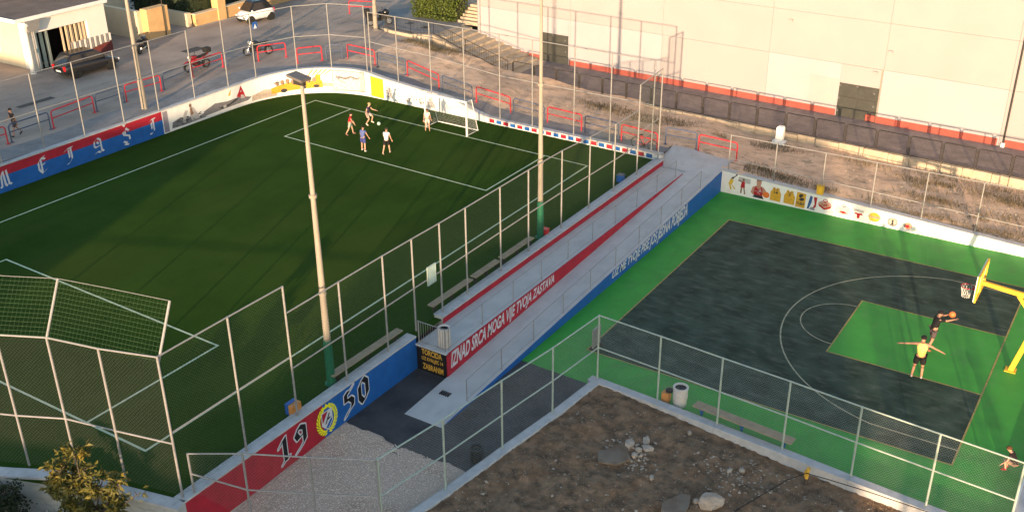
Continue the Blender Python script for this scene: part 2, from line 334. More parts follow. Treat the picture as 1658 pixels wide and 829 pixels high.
# ------------------------------------------------------------------ the setting: ground, street, pitch, court
PZ = 1.3                                       # level of the football pitch; the basketball court is level 0
struct(part('ground', T['soil'], None, lambda b: b.quad((-900, -900, -1.6), (900, -900, -1.6), (900, 900, -1.6), (-900, 900, -1.6))))
CP = [(-32.5, -40, 2.7), (-32.5, -20, 2.75), (-32.5, -5, 2.75), (-32.6, 4, 2.74), (-32.5, 13, 2.75), (-35, 0, 2.62), (-36, 10, 2.6), (-40, 8, 2.6), (-45, 8, 2.62), (-45, 20, 2.6), (-45, 30, 2.6), (-60, 10, 2.7), (-60, 45, 3), (-60, -30, 2.7), (-40, -20, 2.6),
      (-32.5, 18, 2.62), (-28, 19, 2.72), (-25, 19, 2.46), (-21, 19, 2.16), (-19, 19, 1.95), (-16.5, 19, 1.62), (-10, 19, 1.55), (-5, 18.5, 1.45), (-2, 18.6, 1.2), (3, 18.7, .95), (8, 18.7, .70), (13, 18.7, .45), (18, 18.7, .22), (26, 19, .0),
      (20, 25.4, .3), (11, 25.4, .40), (5, 25.4, .48), (-2, 25.6, .52), (-8, 25.7, .82), (-14, 26, 1.1), (-20, 26.5, 1.45), (-26, 26.5, 2.1), (-30, 26, 2.4), (-36, 27, 2.6), (-40, 36, 2.65), (-22, 23, 1.9), (-14, 22, 1.4), (-6, 22, 1.15), (2, 22, .75), (10, 22, .5)]
def gz(x, y):
    sw = sz = 0.
    for cx, cy, cz in CP:
        d = ((x-cx)**2+(y-cy)**2+1.2)**-2.0; sw += d; sz += d*cz
    return sz/sw
# inner face of the wall round the pitch, resampled as a smooth curve
WK = [(-31.75, -24, 2.72), (-31.68, -8, 2.72), (-31.62, 2, 2.72), (-31.58, 8, 2.72), (-31.5, 12.4, 2.75), (-31.15, 14.2, 2.82), (-30.45, 15.6, 2.9), (-29.4, 16.7, 2.95), (-28.1, 17.5, 2.95), (-26.4, 17.9, 2.93), (-24.6, 17.92, 2.70), (-21.7, 17.85, 2.47), (-19.6, 17.8, 2.35), (-17.3, 17.72, 1.78), (-15.8, 17.65, 1.63), (-10, 17.48, 1.64), (-5.05, 17.3, 1.68)]
def crom(P, i, t):
    a, b, c, d = (P[max(0, min(len(P)-1, i+k))] for k in (-1, 0, 1, 2))
    return tuple(.5*(2*b[k]+(c[k]-a[k])*t+(2*a[k]-5*b[k]+4*c[k]-d[k])*t*t+(3*b[k]-a[k]-3*c[k]+d[k])*t**3) for k in range(3))
WQ = []
for i in range(len(WK)-1):
    n = max(2, int(math.dist(WK[i][:2], WK[i+1][:2])/.35)); WQ += [crom(WK, i, k/n) for k in range(n)]
WQ.append(WK[-1])
WS = [0.]
for a, b_ in zip(WQ, WQ[1:]): WS.append(WS[-1]+math.dist(a[:2], b_[:2]))
def wat(s):
    s = max(0, min(WS[-1]-1e-6, s)); lo, hi = 0, len(WS)-1
    while hi-lo > 1:
        m = (lo+hi)//2
        if WS[m] <= s: lo = m
        else: hi = m
    t = (s-WS[lo])/(WS[hi]-WS[lo]); a, b_ = WQ[lo], WQ[hi]; d = Vector((b_[0]-a[0], b_[1]-a[1])).normalized()
    return Vector((a[0]+(b_[0]-a[0])*t, a[1]+(b_[1]-a[1])*t)), Vector((d.y, -d.x)), a[2]+(b_[2]-a[2])*t
def wp(s, z, off=0.):
    p, n, _ = wat(s); return Vector((p.x+n.x*off, p.y+n.y*off, z))
def s_of(x, y): return WS[min(range(len(WQ)), key=lambda i: (WQ[i][0]-x)**2+(WQ[i][1]-y)**2)]
def strip(b, s0, s1, f0, f1, step=.4):   # f(s) -> points of the two edges
    n = max(1, int((s1-s0)/step))
    ss = [s0+(s1-s0)*i/n for i in range(n+1)]
    b.add([f0(s) for s in ss]+[f1(s) for s in ss], [(i, i+1, n+2+i, n+1+i) for i in range(n)])
# street and dry ground beyond the wall, one relief sheet each, meeting along x = -30
def relief(name, m, x0, x1, y0, y1, st, keep, jit):
    nx, ny = int((x1-x0)/st), int((y1-y0)/st); idx = {}; V = []; Fc = []
    rnd = random.Random(3)
    def vid(i, j):
        if (i, j) not in idx:
            x, y = x0+i*st, y0+j*st; idx[i, j] = len(V); V.append((x, y, gz(x, y)+rnd.uniform(-jit, jit)))
        return idx[i, j]
    for i in range(nx):
        for j in range(ny):
            if keep(x0+(i+.5)*st, y0+(j+.5)*st): Fc.append((vid(i, j), vid(i+1, j), vid(i+1, j+1), vid(i, j+1)))
    b = MB(); b.add(V, Fc); return struct(b.build(name, m, smooth=True))
def wdist(x, y): return min((q[0]-x)**2+(q[1]-y)**2 for q in WQ[::2])**.5
def outside(x, y):
    if x > -32.3 and y < 17.9 and not (x < -27 and y > 14 and wdist(x, y) > .5 and (x+26)**2+(y-12)**2 > 45): return False
    if x > -5.6 and y < (19.3 if x < -2.1 else 18.25): return False
    return wdist(x, y) > .45
relief('street', T['street'], -75, -30, -45, 60, 1.0, lambda x, y: outside(x, y) and not (x > -34 and y > 28.2), .004)
relief('dry_ground', T['dirt'], -30, 26, 14, 27, .5, lambda x, y: outside(x, y) and y < 26.2+.0-.035*(x-5) + (.9 if x < -8 else 0), .035)
# grey footpath that follows the back of the wall
def pathz(s, o): q = wp(s, 0, -o); return Vector((q.x, q.y, gz(q.x, q.y)+.03))
b = MB(); strip(b, 0, WS[-1]-.3, lambda s: pathz(s, .25), lambda s: pathz(s, 1.15), .6); strip(b, 0, WS[-1]-.3, lambda s: pathz(s, 1.15), lambda s: pathz(s, 1.15+1.0*(1 if s < 40 else .55)), .6)
struct(b.build('footpath', T['path'], smooth=True))
# pitch
sC = s_of(-28, 17.5)
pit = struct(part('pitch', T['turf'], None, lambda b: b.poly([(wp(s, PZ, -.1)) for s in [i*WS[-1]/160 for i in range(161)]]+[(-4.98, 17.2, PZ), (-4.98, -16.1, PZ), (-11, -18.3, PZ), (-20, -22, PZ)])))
def flat(name, m, pts, z, par): return part(name, m, par, lambda b: b.poly([(x, y, z) for x, y in pts]))
def seg(x0, y0, x1, y1, w=.09):
    d = Vector((x1-x0, y1-y0)).normalized(); n = Vector((-d.y, d.x))*w/2; e = d*w/2
    return [(x0-e.x+n.x, y0-e.y+n.y), (x0-e.x-n.x, y0-e.y-n.y), (x1+e.x-n.x, y1+e.y-n.y), (x1+e.x+n.x, y1+e.y+n.y)]
for k, a in enumerate(((-28.36, 15.53, -28.5, -15.2), (-28.36, 15.53, -8.12, 14.62), (-8.12, 14.62, -8.1, -14.9), (-28.5, -15.0, -8.1, -14.9), (-25.28, 15.36, -25.3, 9.55), (-25.3, 9.55, -10.85, 8.95), (-10.85, 8.95, -10.85, 14.72), (-24.6, -8.8, -11.04, -9.02), (-11.04, -9.02, -11.04, -14.9), (-24.6, -8.8, -24.7, -14.9))):
    flat('pitch_line', T['line'], seg(*a), PZ+.004+.0006*k, pit)
# basketball court
crt = struct(flat('court', T['green'], [(-1.83, -2.03), (1.6, -2.12), (16.4, -3.1), (16.4, 18.1), (-1.83, 18.1)], 0, None))
CL, CW = 13.91, 14.75; cm = CW/2
flat('playing_area', T['court'], [(0, 0), (CL, 0), (CL, CW), (0, CW)], .004, crt)
flat('key_area', T['green'], [(8.11, cm-2.45), (CL, cm-2.45), (CL, cm+2.45), (8.11, cm+2.45)], .008, crt)
k = 0
for a in ((0, 0, CL, 0), (CL, 0, CL, CW), (CL, CW, 0, CW), (0, CW, 0, 0), (8.11, cm-2.45, CL, cm-2.45), (8.11, cm+2.45, CL, cm+2.45), (8.11, cm-2.45, 8.11, cm+2.45), (CL, cm-2.5, CL, cm+2.5)):
    flat('court_line', T['goldline'], seg(*a, w=.06), .012+.0006*k, crt); k += 1
def arc(cx, cy, r, a0, a1, wd, z, n=40):
    b = MB(); P = [R(a0+(a1-a0)*i/n) for i in range(n+1)]
    b.add([(cx+(r-wd/2)*math.cos(t), cy+(r-wd/2)*math.sin(t), z) for t in P]+[(cx+(r+wd/2)*math.cos(t), cy+(r+wd/2)*math.sin(t), z) for t in P], [(i, n+1+i, n+2+i, i+1) for i in range(n)]); return b
a3 = math.degrees(math.asin(6.45/6.6)); arc(12.34, cm, 6.6, 180-a3, 180+a3, .06, .018).build('three_point_line', T['paleline'], crt)
xe = 12.34-6.6*math.cos(R(a3))
for sg in (-1, 1): flat('three_point_line', T['paleline'], seg(xe, cm+sg*6.45, CL, cm+sg*6.45, .06), .0186, crt)
arc(8.11, cm, 1.8, 90, 270, .05, .0192, 30).build('free_throw_arc', T['paleline'], crt)
# asphalt yard and gravel
struct(flat('asphalt_yard', T['asphalt'], [(-4.97, -9.3), (1.0, -9.5), (1.9, -2.0), (-1.83, -2.02), (-1.83, 0), (-4.97, 0)], -.004, None))
def gravz(x, y): return .012-.035*max(0, -9.4-y)+.015*math.sin(x*2.1+y)
b = MB(); N = 26
def gpt(i, j):
    y = -8.95+(-17+8.95)*j/N; x0, x1 = -4.97, .35-.11*(-9-y); 
    x = x0+(x1+.3-x0)*i/N; e = .07*math.sin(x*1.4+1)-.05*math.sin(x*4.1)+.03*math.sin(x*11) if j == 0 else 0
    return (x, y+e, gravz(x, y)+ (0 if j else -.002))
b.add([gpt(i, j) for j in range(N+1) for i in range(N+1)], [(j*(N+1)+i, (j+1)*(N+1)+i, (j+1)*(N+1)+i+1, j*(N+1)+i+1) for j in range(N) for i in range(N)])
struct(b.build('gravel_yard', T['gravel'], smooth=True))
def stones(b, n, pick, r0, r1, rnd):
    for _ in range(n):
        x, y, z = pick(rnd); r = rnd.uniform(r0, r1); a = rnd.uniform(0, 6.28); s1, s2 = rnd.uniform(.6, 1.3), rnd.uniform(.5, .9)
        c, s_ = math.cos(a), math.sin(a)
        vs = [(1, 0, 0), (-.2, .8, .1), (-.9, 0, -.1), (0, -.9, 0), (.1, .1, .8), (0, 0, -.6)]
        b.add([(x+(c*u*s1-s_*v)*r, y+(s_*u*s1+c*v)*r, z+w_*r*s2) for u, v, w_ in vs], [(0, 1, 4), (1, 2, 4), (2, 3, 4), (3, 0, 4), (1, 0, 5), (2, 1, 5), (3, 2, 5), (0, 3, 5)])
rnd = random.Random(5)
def gp(r):
    y = -8.9-r.random()*7.6; x = -4.9+r.random()*(5.0-.11*(-9-y)); y -= .08
    return x, y, gravz(x, y)+.004
b = MB(); stones(b, 9000, gp, .018, .042, rnd); g = b.build('gravel_pebbles', T['pebble'], kind='stuff')
tag(g, 'loose pale pebbles covering the gravel yard beside the red wall', 'gravel')
# dug-over lot in the foreground
def lotz(x, y):
    e = .12-.30*min(1, max(0, (x-2.5)/6.5)); d = min(1, max(0., (x-1.0)*.8))*min(1, max(0, (-2.4-.07*x-y)*1.4))
    return e+d*(.15*noise.fractal(Vector((x*.9, y*.9, .3)), 1., 2., 6))
st = .12; nx, ny = int(18/st), int(13.5/st); b = MB(); rnd = random.Random(9)
b.add([(.2+i*st, -15.5+j*st, lotz(.2+i*st, -15.5+j*st)+rnd.uniform(-.032, .032)) for j in range(ny+1) for i in range(nx+1)], [(j*(nx+1)+i, j*(nx+1)+i+1, (j+1)*(nx+1)+i+1, (j+1)*(nx+1)+i) for j in range(ny) for i in range(nx)])
def lot_in(x, y): return y < -2.0-.075*(x-1.6) and x > 1.5+(y+1.85)*.133
b.f = [f for f in b.f if lot_in(*b.v[f[0]][:2]) or lot_in(*b.v[f[2]][:2])]; b.m = [0]*len(b.f)
struct(b.build('soil_lot', T['lot'], smooth=True))
def lp(r):
    while 1:
        x, y = r.uniform(.4, 17), r.uniform(-13, -2.3)
        if y < -2.45-.065*(x-1.6) and x > 2.1+(y+2.5)*.16: return x, y, lotz(x, y)+.01
b = MB(); stones(b, 2600, lp, .012, .036, rnd); stones(b, 110, lp, .04, .10, rnd); stones(b, 160, lambda r: (lambda x, y: (x, y, lotz(x, y)+.01))(4.5+r.gauss(0, .45), -5.2+r.gauss(0, .45)), .03, .09, rnd); stones(b, 160, lambda r: (lambda x, y: (x, y, lotz(x, y)+.01))(8.2+r.gauss(0, .9), -4.2+r.gauss(0, .6)), .02, .07, rnd)
tag(b.build('loose_stones', T['rock'], kind='stuff'), 'small pale stones scattered over the brown soil lot', 'stones')
b = MB()
for _ in range(14000):
    x, y, z = lp(rnd); a = rnd.uniform(0, 6.28); L = rnd.uniform(.04, .16); h = rnd.uniform(0, .06)
    b.wire((x, y, z), (x+L*math.cos(a), y+L*math.sin(a), z+h), rnd.uniform(.003, .008))
tag(b.build('dry_weeds', T['twig'], kind='stuff'), 'dry weed stalks and twigs littering the brown soil lot', 'dry weeds')
# ------------------------------------------------------------------ rocks and slabs on the lot
def rock(name, loc, size, label, m='rock', seed=0, flatk=.6, sub=2, cat='rock'):
    bm = bmesh.new(); bmesh.ops.create_icosphere(bm, subdivisions=sub, radius=1); r = random.Random(seed); ph = [r.uniform(0, 6) for _ in range(6)]
    for v in bm.verts:
        k_ = 1+.16*math.sin(v.co.x*2.6+ph[0])*math.sin(v.co.y*2.3+ph[1])+.10*math.sin(v.co.z*4+ph[2]+v.co.x*3)+r.uniform(-.07, .07)
        v.co = Vector((v.co.x*size[0]*k_, v.co.y*size[1]*k_, max(-.5, min(flatk, v.co.z*k_))*size[2]))
    me = bpy.data.meshes.new(name); bm.to_mesh(me); bm.free(); me.materials.append(T[m]); o = bpy.data.objects.new(name, me); C.objects.link(o)
    o.location = (loc[0], loc[1], lotz(*loc[:2])+(loc[2] if len(loc) > 2 else 0)); o.rotation_euler = (0, 0, seed*1.3); return tag(o, label, cat)
def slab(pts, label, tilt):
    b = MB(); b.prism([(x, y, lotz(pts[0][0], pts[0][1])+.02+tilt*(y-pts[0][1])) for x, y in pts], (0, 0, .09)); o = b.build('broken_slab', T['slab'], org=(*pts[0], lotz(*pts[0])), bevel=.015); return tag(o, label, 'slab')
slab([(3.6, -5.75), (3.85, -6.2), (4.45, -6.05), (4.75, -5.55), (4.3, -4.98), (4.1, -5.0), (3.9, -5.35)], 'large flat broken concrete slab half buried below the pile of stones', .06)
slab([(6.55, -6.9), (6.7, -7.3), (7.4, -7.2), (7.35, -6.6), (7.2, -6.15), (6.95, -6.2)], 'pale concrete slab at the bottom edge left of the white boulder', .05)
rock('boulder', (7.85, -6.05, .1), (.42, .30, .3), 'white rounded boulder with dark holes at the bottom edge of the lot', 'rock', 3, .9, 3)
rock('boulder', (7.42, -6.2, .03), (.12, .13, .14), 'small round stone touching the left side of the white boulder', 'rock', 4, .9)
for k, (x, y, sx, sy, sz, lb) in enumerate(((4.35, -4.85, .20, .26, .16, 'grey block stone leaning on the large slab, leftmost of the pile'), (4.68, -4.25, .26, .14, .13, 'white squared block stone, topmost of the pile on the soil lot'), (4.95, -4.62, .24, .2, .12, 'brownish stone at the right end of the stone pile'), (4.72, -4.9, .14, .13, .15, 'round grey stone in the middle of the stone pile'), (4.72, -5.22, .15, .13, .12, 'pale stone at the near edge of the stone pile'), (4.92, -5.1, .08, .07, .08, 'smallest pebble-like stone of the stone pile'), (5.72, -5.95, .16, .09, .1, 'pale brick-shaped stone lying alone below the stone pile'), (5.75, -2.95, .09, .09, .1, 'small white stone on the soil near the fence wall below the bench'), (7.7, -4.1, .14, .08, .08, 'flat pale stone on the soil right of centre'), (8.05, -3.85, .13, .12, .09, 'brown stone beside the flat pale stone on the soil'))):
    rock('stone', (x, y, .04), (sx, sy, sz), lb, 'rock', 10+k, .75, 1, 'stone')

# scrub and stones on the dry strip
rnd = random.Random(21); b = MB(); cl = [(rnd.uniform(-14, 16), rnd.choice((rnd.uniform(18.6, 19.6), rnd.uniform(23.2, 25.3))), rnd.uniform(.3, 1.1)) for _ in range(46)]+[(rnd.uniform(6, 15), rnd.uniform(20, 24), rnd.uniform(.4, 1.0)) for _ in range(14)]+[(rnd.uniform(-30, -25), rnd.uniform(26.4, 27.3), .6) for _ in range(8)]
for cx, cy, cr in cl:
    for _ in range(int(160*cr)):
        x, y = cx+rnd.gauss(0, cr), cy+rnd.gauss(0, cr*.35)
        if y < 18.4 or y > 25.6 and x > -20 or -6 < x < -1 and y < 20.4: continue
        z = gz(x, y); b.wire((x, y, z), (x+rnd.uniform(-.1, .1), y+rnd.uniform(-.1, .1), z+rnd.uniform(.05, .22)), rnd.uniform(.006, .014))
tag(b.build('scrub', T['scrub'], kind='stuff'), 'dry brown scrub growing on the dirt strip beside the stone wall', 'scrub')
b = MB(); stones(b, 1800, lambda r: (lambda x, y: (x, y, gz(x, y)+.01))(r.uniform(-24, 17), r.uniform(18.7, 25.4)), .02, .07, rnd)
tag(b.build('loose_stones', T['stone'], kind='stuff'), 'pale stones strewn over the dirt strip below the hall', 'stones')
# ------------------------------------------------------------------ wall round the pitch, with its paintings
wl = thing('boundary_wall', (WQ[0][0], WQ[0][1], PZ), 'long white-capped wall curving round the far end of the football pitch with painted murals', 'wall')
sE = WS[-1]
b = MB(); strip(b, 0, sE, lambda s: wp(s, PZ-.3), lambda s: wp(s, wat(s)[2]-.05)); strip(b, 0, sE, lambda s: wp(s, wat(s)[2]-.05), lambda s: wp(s, wat(s)[2]-.05, -.24)); strip(b, 0, sE, lambda s: wp(s, wat(s)[2]-.05, -.24), lambda s: wp(s, PZ-.3, -.24))
b.build('masonry', T['white'], wl, world=True)
def capz(s, o, d): return wp(s, wat(s)[2]+d, o)
b = MB()
for (o0, d0), (o1, d1) in (((.03, -.05), (.03, .02)), ((.03, .02), (-.30, .02)), ((-.30, .02), (-.30, -.05)), ((-.30, -.05), (.03, -.05))): strip(b, 0, sE, lambda s: capz(s, o0, d0), lambda s: capz(s, o1, d1))
b.build('coping', T['cap'], wl, world=True)
def band(name, m, s0, s1, z0, z1, off): b = MB(); strip(b, s0, s1, lambda s: wp(s, z0(s) if callable(z0) else z0, off), lambda s: wp(s, z1(s) if callable(z1) else z1, off)); return b.build(name, m, wl, world=True)
sRed = s_of(-31.6, 6.05); wtop = lambda s: wat(s)[2]-.055
band('blue_band', T['blue'], 0, sRed, PZ-.02, 2.17, .004); band('red_band', T['red'], 0, sRed, 2.17, wtop, .004)
def WF(s0): return lambda u, v, off: wp(s0+u, v, off)
for ch, y0 in (('M', -4.15), ('E', -2.12), ('J', -.33), ('A', 1.5), ('S', 3.46), ('I', 5.25)):
    s0 = s_of(-31.6, y0); decal('letter', T['ink'], nib(GL[ch], -.06, 1.57, .86, .84, (.06, .045)), WF(s0), wl, .008)
# ornament strip, grey battle scene, ship and flag, yellow bus, framed panel and yellow field
mg = {k: mat('mural_'+k, c, .8, .18, 7) for k, c in dict(grey=(.17, .165, .17), dark=(.04, .04, .042), light=(.40, .38, .36), brown=(.20, .12, .07), bus=(.55, .30, .03), tan=(.30, .20, .13), pale=(.42, .34, .27), red=(.36, .015, .02), yel=(.6, .38, .04), skin=(.42, .22, .15), orange=(.65, .16, .03), blue=(.03, .09, .24), lilac=(.26, .23, .27), paper=(.60, .52, .45)).items()}
band('mural_border', mg['lilac'], sRed+.06, sRed+.42, PZ+.05, lambda s: wtop(s)-.05, .004)
def D(nm, m, polys, off=.006, s0=None): return decal(nm, mg[m] if m in mg else T[m], polys, WF(sRed if s0 is None else s0), wl, off, None, True)
D('border_pattern', 'grey', [[(.12+.06*(i % 3), 1.42+.11*i), (.17+.06*(i % 3), 1.47+.11*i), (.12+.06*(i % 3), 1.52+.11*i), (.07+.06*(i % 3), 1.47+.11*i)] for i in range(10)])
D('battle_scene', 'grey', [[(.6, 1.45), (1.5, 1.42), (3.2, 1.44), (3.3, 1.75), (2.6, 1.62), (1.9, 1.78), (1.3, 1.95), (.7, 1.8)]])
D('hillside', 'grey', [[(3.0, 1.5), (6.6, 1.55), (6.9, 1.72), (6.0, 1.95), (5.0, 1.92), (4.0, 2.05), (3.1, 1.8)]], .0064)
rr = random.Random(2)
def specks(n, u0, u1, v0, v1, a, bb): return [[(u+rr.uniform(-a, a), v-bb*rr.uniform(.4, 1)), (u+a, v), (u+rr.uniform(-a, a), v+bb*rr.uniform(.4, 1)), (u-a, v)] for u, v in ((rr.uniform(u0, u1), rr.uniform(v0, v1)) for _ in range(n))]
D('battle_marks', 'dark', specks(34, .7, 2.9, 1.48, 1.85, .09, .06), .0075)
D('rider', 'light', [[(1.45, 1.55), (1.65, 1.55), (1.75, 1.9), (1.9, 2.2), (1.7, 2.25), (1.5, 1.95)], [(2.1, 1.5), (2.75, 1.52), (2.35, 2.25), (2.15, 2.4), (2.0, 2.0)]], .011)
D('rider_head', 'brown', [ell(2.12, 2.44, .09, .13, 10), [(2.05, 2.3), (2.2, 2.3), (2.3, 1.9), (2.1, 1.85)]], .014)
D('ship', 'dark', [[(4.3, 1.68), (5.1, 1.72), (5.9, 1.95), (5.8, 1.82), (5.1, 1.6), (4.5, 1.58)]], .009)
D('wheel_mark', 'light', [ell(4.75, 1.66, .13, .1, 12)], .011)
D('flag', 'red', [[(5.75, 2.0), (6.45, 1.75), (6.35, 2.15), (6.15, 2.62), (5.98, 2.3)]], .011)
D('flag_patch', 'light', [[(6.05, 1.8), (6.4, 1.78), (6.3, 2.0), (6.1, 2.05)], [(6.05, 2.2), (6.2, 2.25), (6.15, 2.35)]], .014)
D('lightning_mark', 'yel', [[(5.1, 2.25), (5.3, 2.55), (5.22, 2.35), (5.4, 2.6), (5.25, 2.2)]], .009)
sB = s_of(-31.1, 14.3)
D('road', 'pale', [[(-1.2, 1.42), (.6, 1.4), (.7, 1.85), (-.2, 1.95), (-1.1, 1.75)], [(3.6, 1.75), (4.3, 1.72), (4.3, 1.95), (3.6, 2.0)]], .006, sB)
D('bus', 'bus', [[(.25, 1.56), (3.6, 1.68), (3.6, 2.14), (1.4, 2.14), (.9, 2.06), (.25, 1.92)], [(2.0, 2.1), (2.6, 2.1), (2.8, 2.5), (2.4, 2.5)], [(3.0, 2.1), (3.5, 2.1), (3.5, 2.55), (3.2, 2.5)]], .009, sB)
D('bus_crowd', 'tan', [ell(.7+.34*i, 2.17+.04*(i % 3), .14, .16, 9) for i in range(8)], .012, sB)
D('bus_detail', 'dark', [ell(1.1, 1.66, .22, .13, 12), ell(2.35, 1.74, .2, .12, 12), ell(3.2, 1.78, .2, .1, 12)]+[[(.7+.34*i, 2.05), (.75+.34*i, 2.22), (.78+.34*i, 2.05)] for i in range(7)]+[[(.45, 2.2), (.9, 2.24), (.9, 2.29), (.45, 2.26)]], .0155, sB)
D('sun_rays', 'yel', [[(2.7+.25*i, 2.5), (2.78+.25*i, 2.5), (3.1+.3*i, 2.86), (2.98+.3*i, 2.86)] for i in range(5)], .009, sB)
sF = s_of(-28.35, 17.3)
D('frame_border', 'grey', [[(0, 1.45), (2.35, 1.55), (2.35, 1.6), (0, 1.5)], [(0, 2.78), (2.35, 2.78), (2.35, 2.83), (0, 2.83)], [(0, 1.5), (.05, 1.5), (.05, 2.78), (0, 2.78)], [(2.3, 1.6), (2.35, 1.6), (2.35, 2.78), (2.3, 2.78)]], .006, sF)
D('frame_panel', 'paper', [[(.05, 1.5), (2.30, 1.6), (2.30, 2.78), (.05, 2.78)]], .009, sF)
D('frame_sketch', 'grey', [[(.2, 2.3), (.5, 2.45), (.9, 2.35), (1.3, 2.5), (1.8, 2.4), (2.1, 2.5), (1.8, 2.3), (1.3, 2.38), (.9, 2.22), (.5, 2.3)], [(.4, 2.2), (.9, 1.95), (.95, 1.98), (.45, 2.24)]]+specks(14, .3, 2.0, 2.25, 2.5, .05, .07), .012, sF)
sY = s_of(-25.75, 17.9)
D('yellow_field', 'paleyellow', [[(0, 1.4), (1.05, 1.36), (1.05, 2.62), (0, 2.7)]], .006, sY)
D('sketch', 'light', [[(1.2, 1.5), (1.75, 1.5), (1.7, 2.1), (1.45, 2.25), (1.25, 2.0)], [(2.9, 1.45), (3.2, 1.45), (3.05, 1.85)], [(4.6, 1.45), (5.1, 1.45), (5.0, 2.0), (4.85, 2.15), (4.7, 1.95)]], .006, sY)
D('sketch_marks', 'grey', specks(16, 1.2, 1.7, 1.55, 2.15, .06, .09)+specks(22, 2.8, 4.3, 1.5, 1.95, .06, .07)+specks(10, 4.65, 5.05, 1.5, 2.0, .05, .08), .009, sY)
# painted blocks of the low kerb wall at the far right end: red, white, blue
s0 = s_of(-16.3, 17.66); k = 0
while s0+.36 < sE-.1:
    band('painted_block', T['red'] if k % 2 == 0 else T['blue'], s0, s0+.36, PZ+.06, 1.585, .012); s0 += .5; k += 1
# posts and netting standing on that wall (street side and far side)
def sfence(name, label, ss, tops, label_cell):
    pts = [(*wp(s, 0, -.16)[:2], wat(s)[2]+.02, t) for s, t in zip(ss, tops)]
    return fence(name, label, pts, (1.0, .52), .16, .0014, 'wire', .034)
ysL = (-3.8, -1.3, 1.18, 3.72, 6.26, 8.78, 11.4, 13.85)
ss = [s_of(-31.6, y) for y in ysL]+[s_of(-30.6, 15.4)+.9, s_of(-28.5, 17.3), s_of(-26.0, 17.9)]
sfence('tall_fence', 'tall grey post fence along the street side, curving round behind the murals', ss, [6.8]*8+[6.95, 7.05, 7.1], 0)
xsF = (-25.7, -23.5, -21.0, -18.45, -16.0, -13.45, -10.85, -8.35, -5.8)
sfence('tall_fence', 'tall grey post fence on the wall behind the far goal', [s_of(x, 17.7) for x in xsF], [6.72]*9, 0)
# ------------------------------------------------------------------ side wall of the pitch with the 1950 painting
sw = thing('pitch_side_wall', (-5, -10.3, 0), 'red and blue painted wall with the number 1950 and a crest below the pitch fence', 'wall')
part('masonry', T['block'], sw, lambda b: b.box(-5.35, -4.95, -16.05, -4.62, -.3, 1.36), world=True)
part('coping', T['cap'], sw, lambda b: b.box(-5.38, -4.92, -16.1, -4.62, 1.36, 1.43), world=True, bevel=.01)
F1 = lambda u, v, off: Vector((-4.95+off, u, v))
decal('red_field', T['red'], [[(-16.05, -.1), (-9.95, -.1), (-9.95, 1.355), (-16.05, 1.355)]], F1, sw)
decal('blue_field', T['blue'], [[(-9.95, -.1), (-4.62, -.1), (-4.62, 1.355), (-9.95, 1.355)]], F1, sw)
for ch, y0, z0 in (('1', -12.1, .2), ('9', -11.4, .22), ('5', -8.9, .24), ('0', -8.1, .30)):
    decal('numeral_outline', T['ink'], nib(GL[ch], y0, z0, .88, .95, (.10, .06), .045), F1, sw, .008)
    decal('numeral', T['black'], nib(GL[ch], y0, z0, .88, .95, (.10, .06)), F1, sw, .012)
wr_ = [ell(-9.78+.46*math.cos(R(a)), .66+.52*math.sin(R(a)), .12, .055, 8) for a in range(0, 1)]
lv = []
for a in list(range(-75, 66, 14))+list(range(115, 256, 14)):
    for ro in (.40, .50):
        cx, cy = -9.78+ro*math.cos(R(a)), .66+(ro+.07)*math.sin(R(a)); t = R(a+(60 if a < 90 else -60)); lv.append([(cx+.1*math.cos(t), cy+.1*math.sin(t)), (cx-.045*math.sin(t), cy+.045*math.cos(t)), (cx-.1*math.cos(t), cy-.1*math.sin(t)), (cx+.045*math.sin(t), cy-.045*math.cos(t))])
decal('laurel_wreath', T['paleyellow'], lv+[[(-9.98, 1.12), (-9.58, 1.12), (-9.62, 1.26), (-9.7, 1.2), (-9.78, 1.32), (-9.86, 1.2), (-9.95, 1.26)]], F1, sw, .008)
sh = [(-10.06, 1.02), (-9.5, 1.02), (-9.5, .5), (-9.78, .22), (-10.06, .5)]
decal('shield', T['ink'], [sh], F1, sw, .0125)
decal('shield_fields', T['red'], [[(-10.02, .98), (-9.72, .98), (-9.98, .62), (-10.02, .62)]], F1, sw, .0145); decal('shield_fields', T['blue'], [[(-9.62, .6), (-9.54, .62), (-9.54, .52), (-9.78, .28), (-9.86, .36)]], F1, sw, .0145)
decal('shield_mark', T['black'], [[(-9.9, .5), (-9.84, .5), (-9.62, .86), (-9.68, .88)], [(-9.74, .62), (-9.6, .66), (-9.62, .72), (-9.75, .68)]], F1, sw, .0165)
# ------------------------------------------------------------------ ramps beside the pitch
def rz(y): return max(.004, min(1.15, (y+7.35)*.0476))
up_ = MB(); up_.box(-4.93, -3.47, -4.62, 17.35, -.3, 1.12)
uw = struct(up_.build('upper_walkway', T['conc']))
b = MB(); ys = [-7.35+i*24.35/20 for i in range(21)]
for y0, y1 in zip(ys, ys[1:]): b.hexa([(-3.47, y0, -.3), (-1.84, y0, -.3), (-1.84, y1, -.3), (-3.47, y1, -.3)], [(-3.47, y0, rz(y0)), (-1.84, y0, rz(y0)), (-1.84, y1, rz(y1)), (-3.47, y1, rz(y1))])
struct(b.build('ramp', T['conc']))
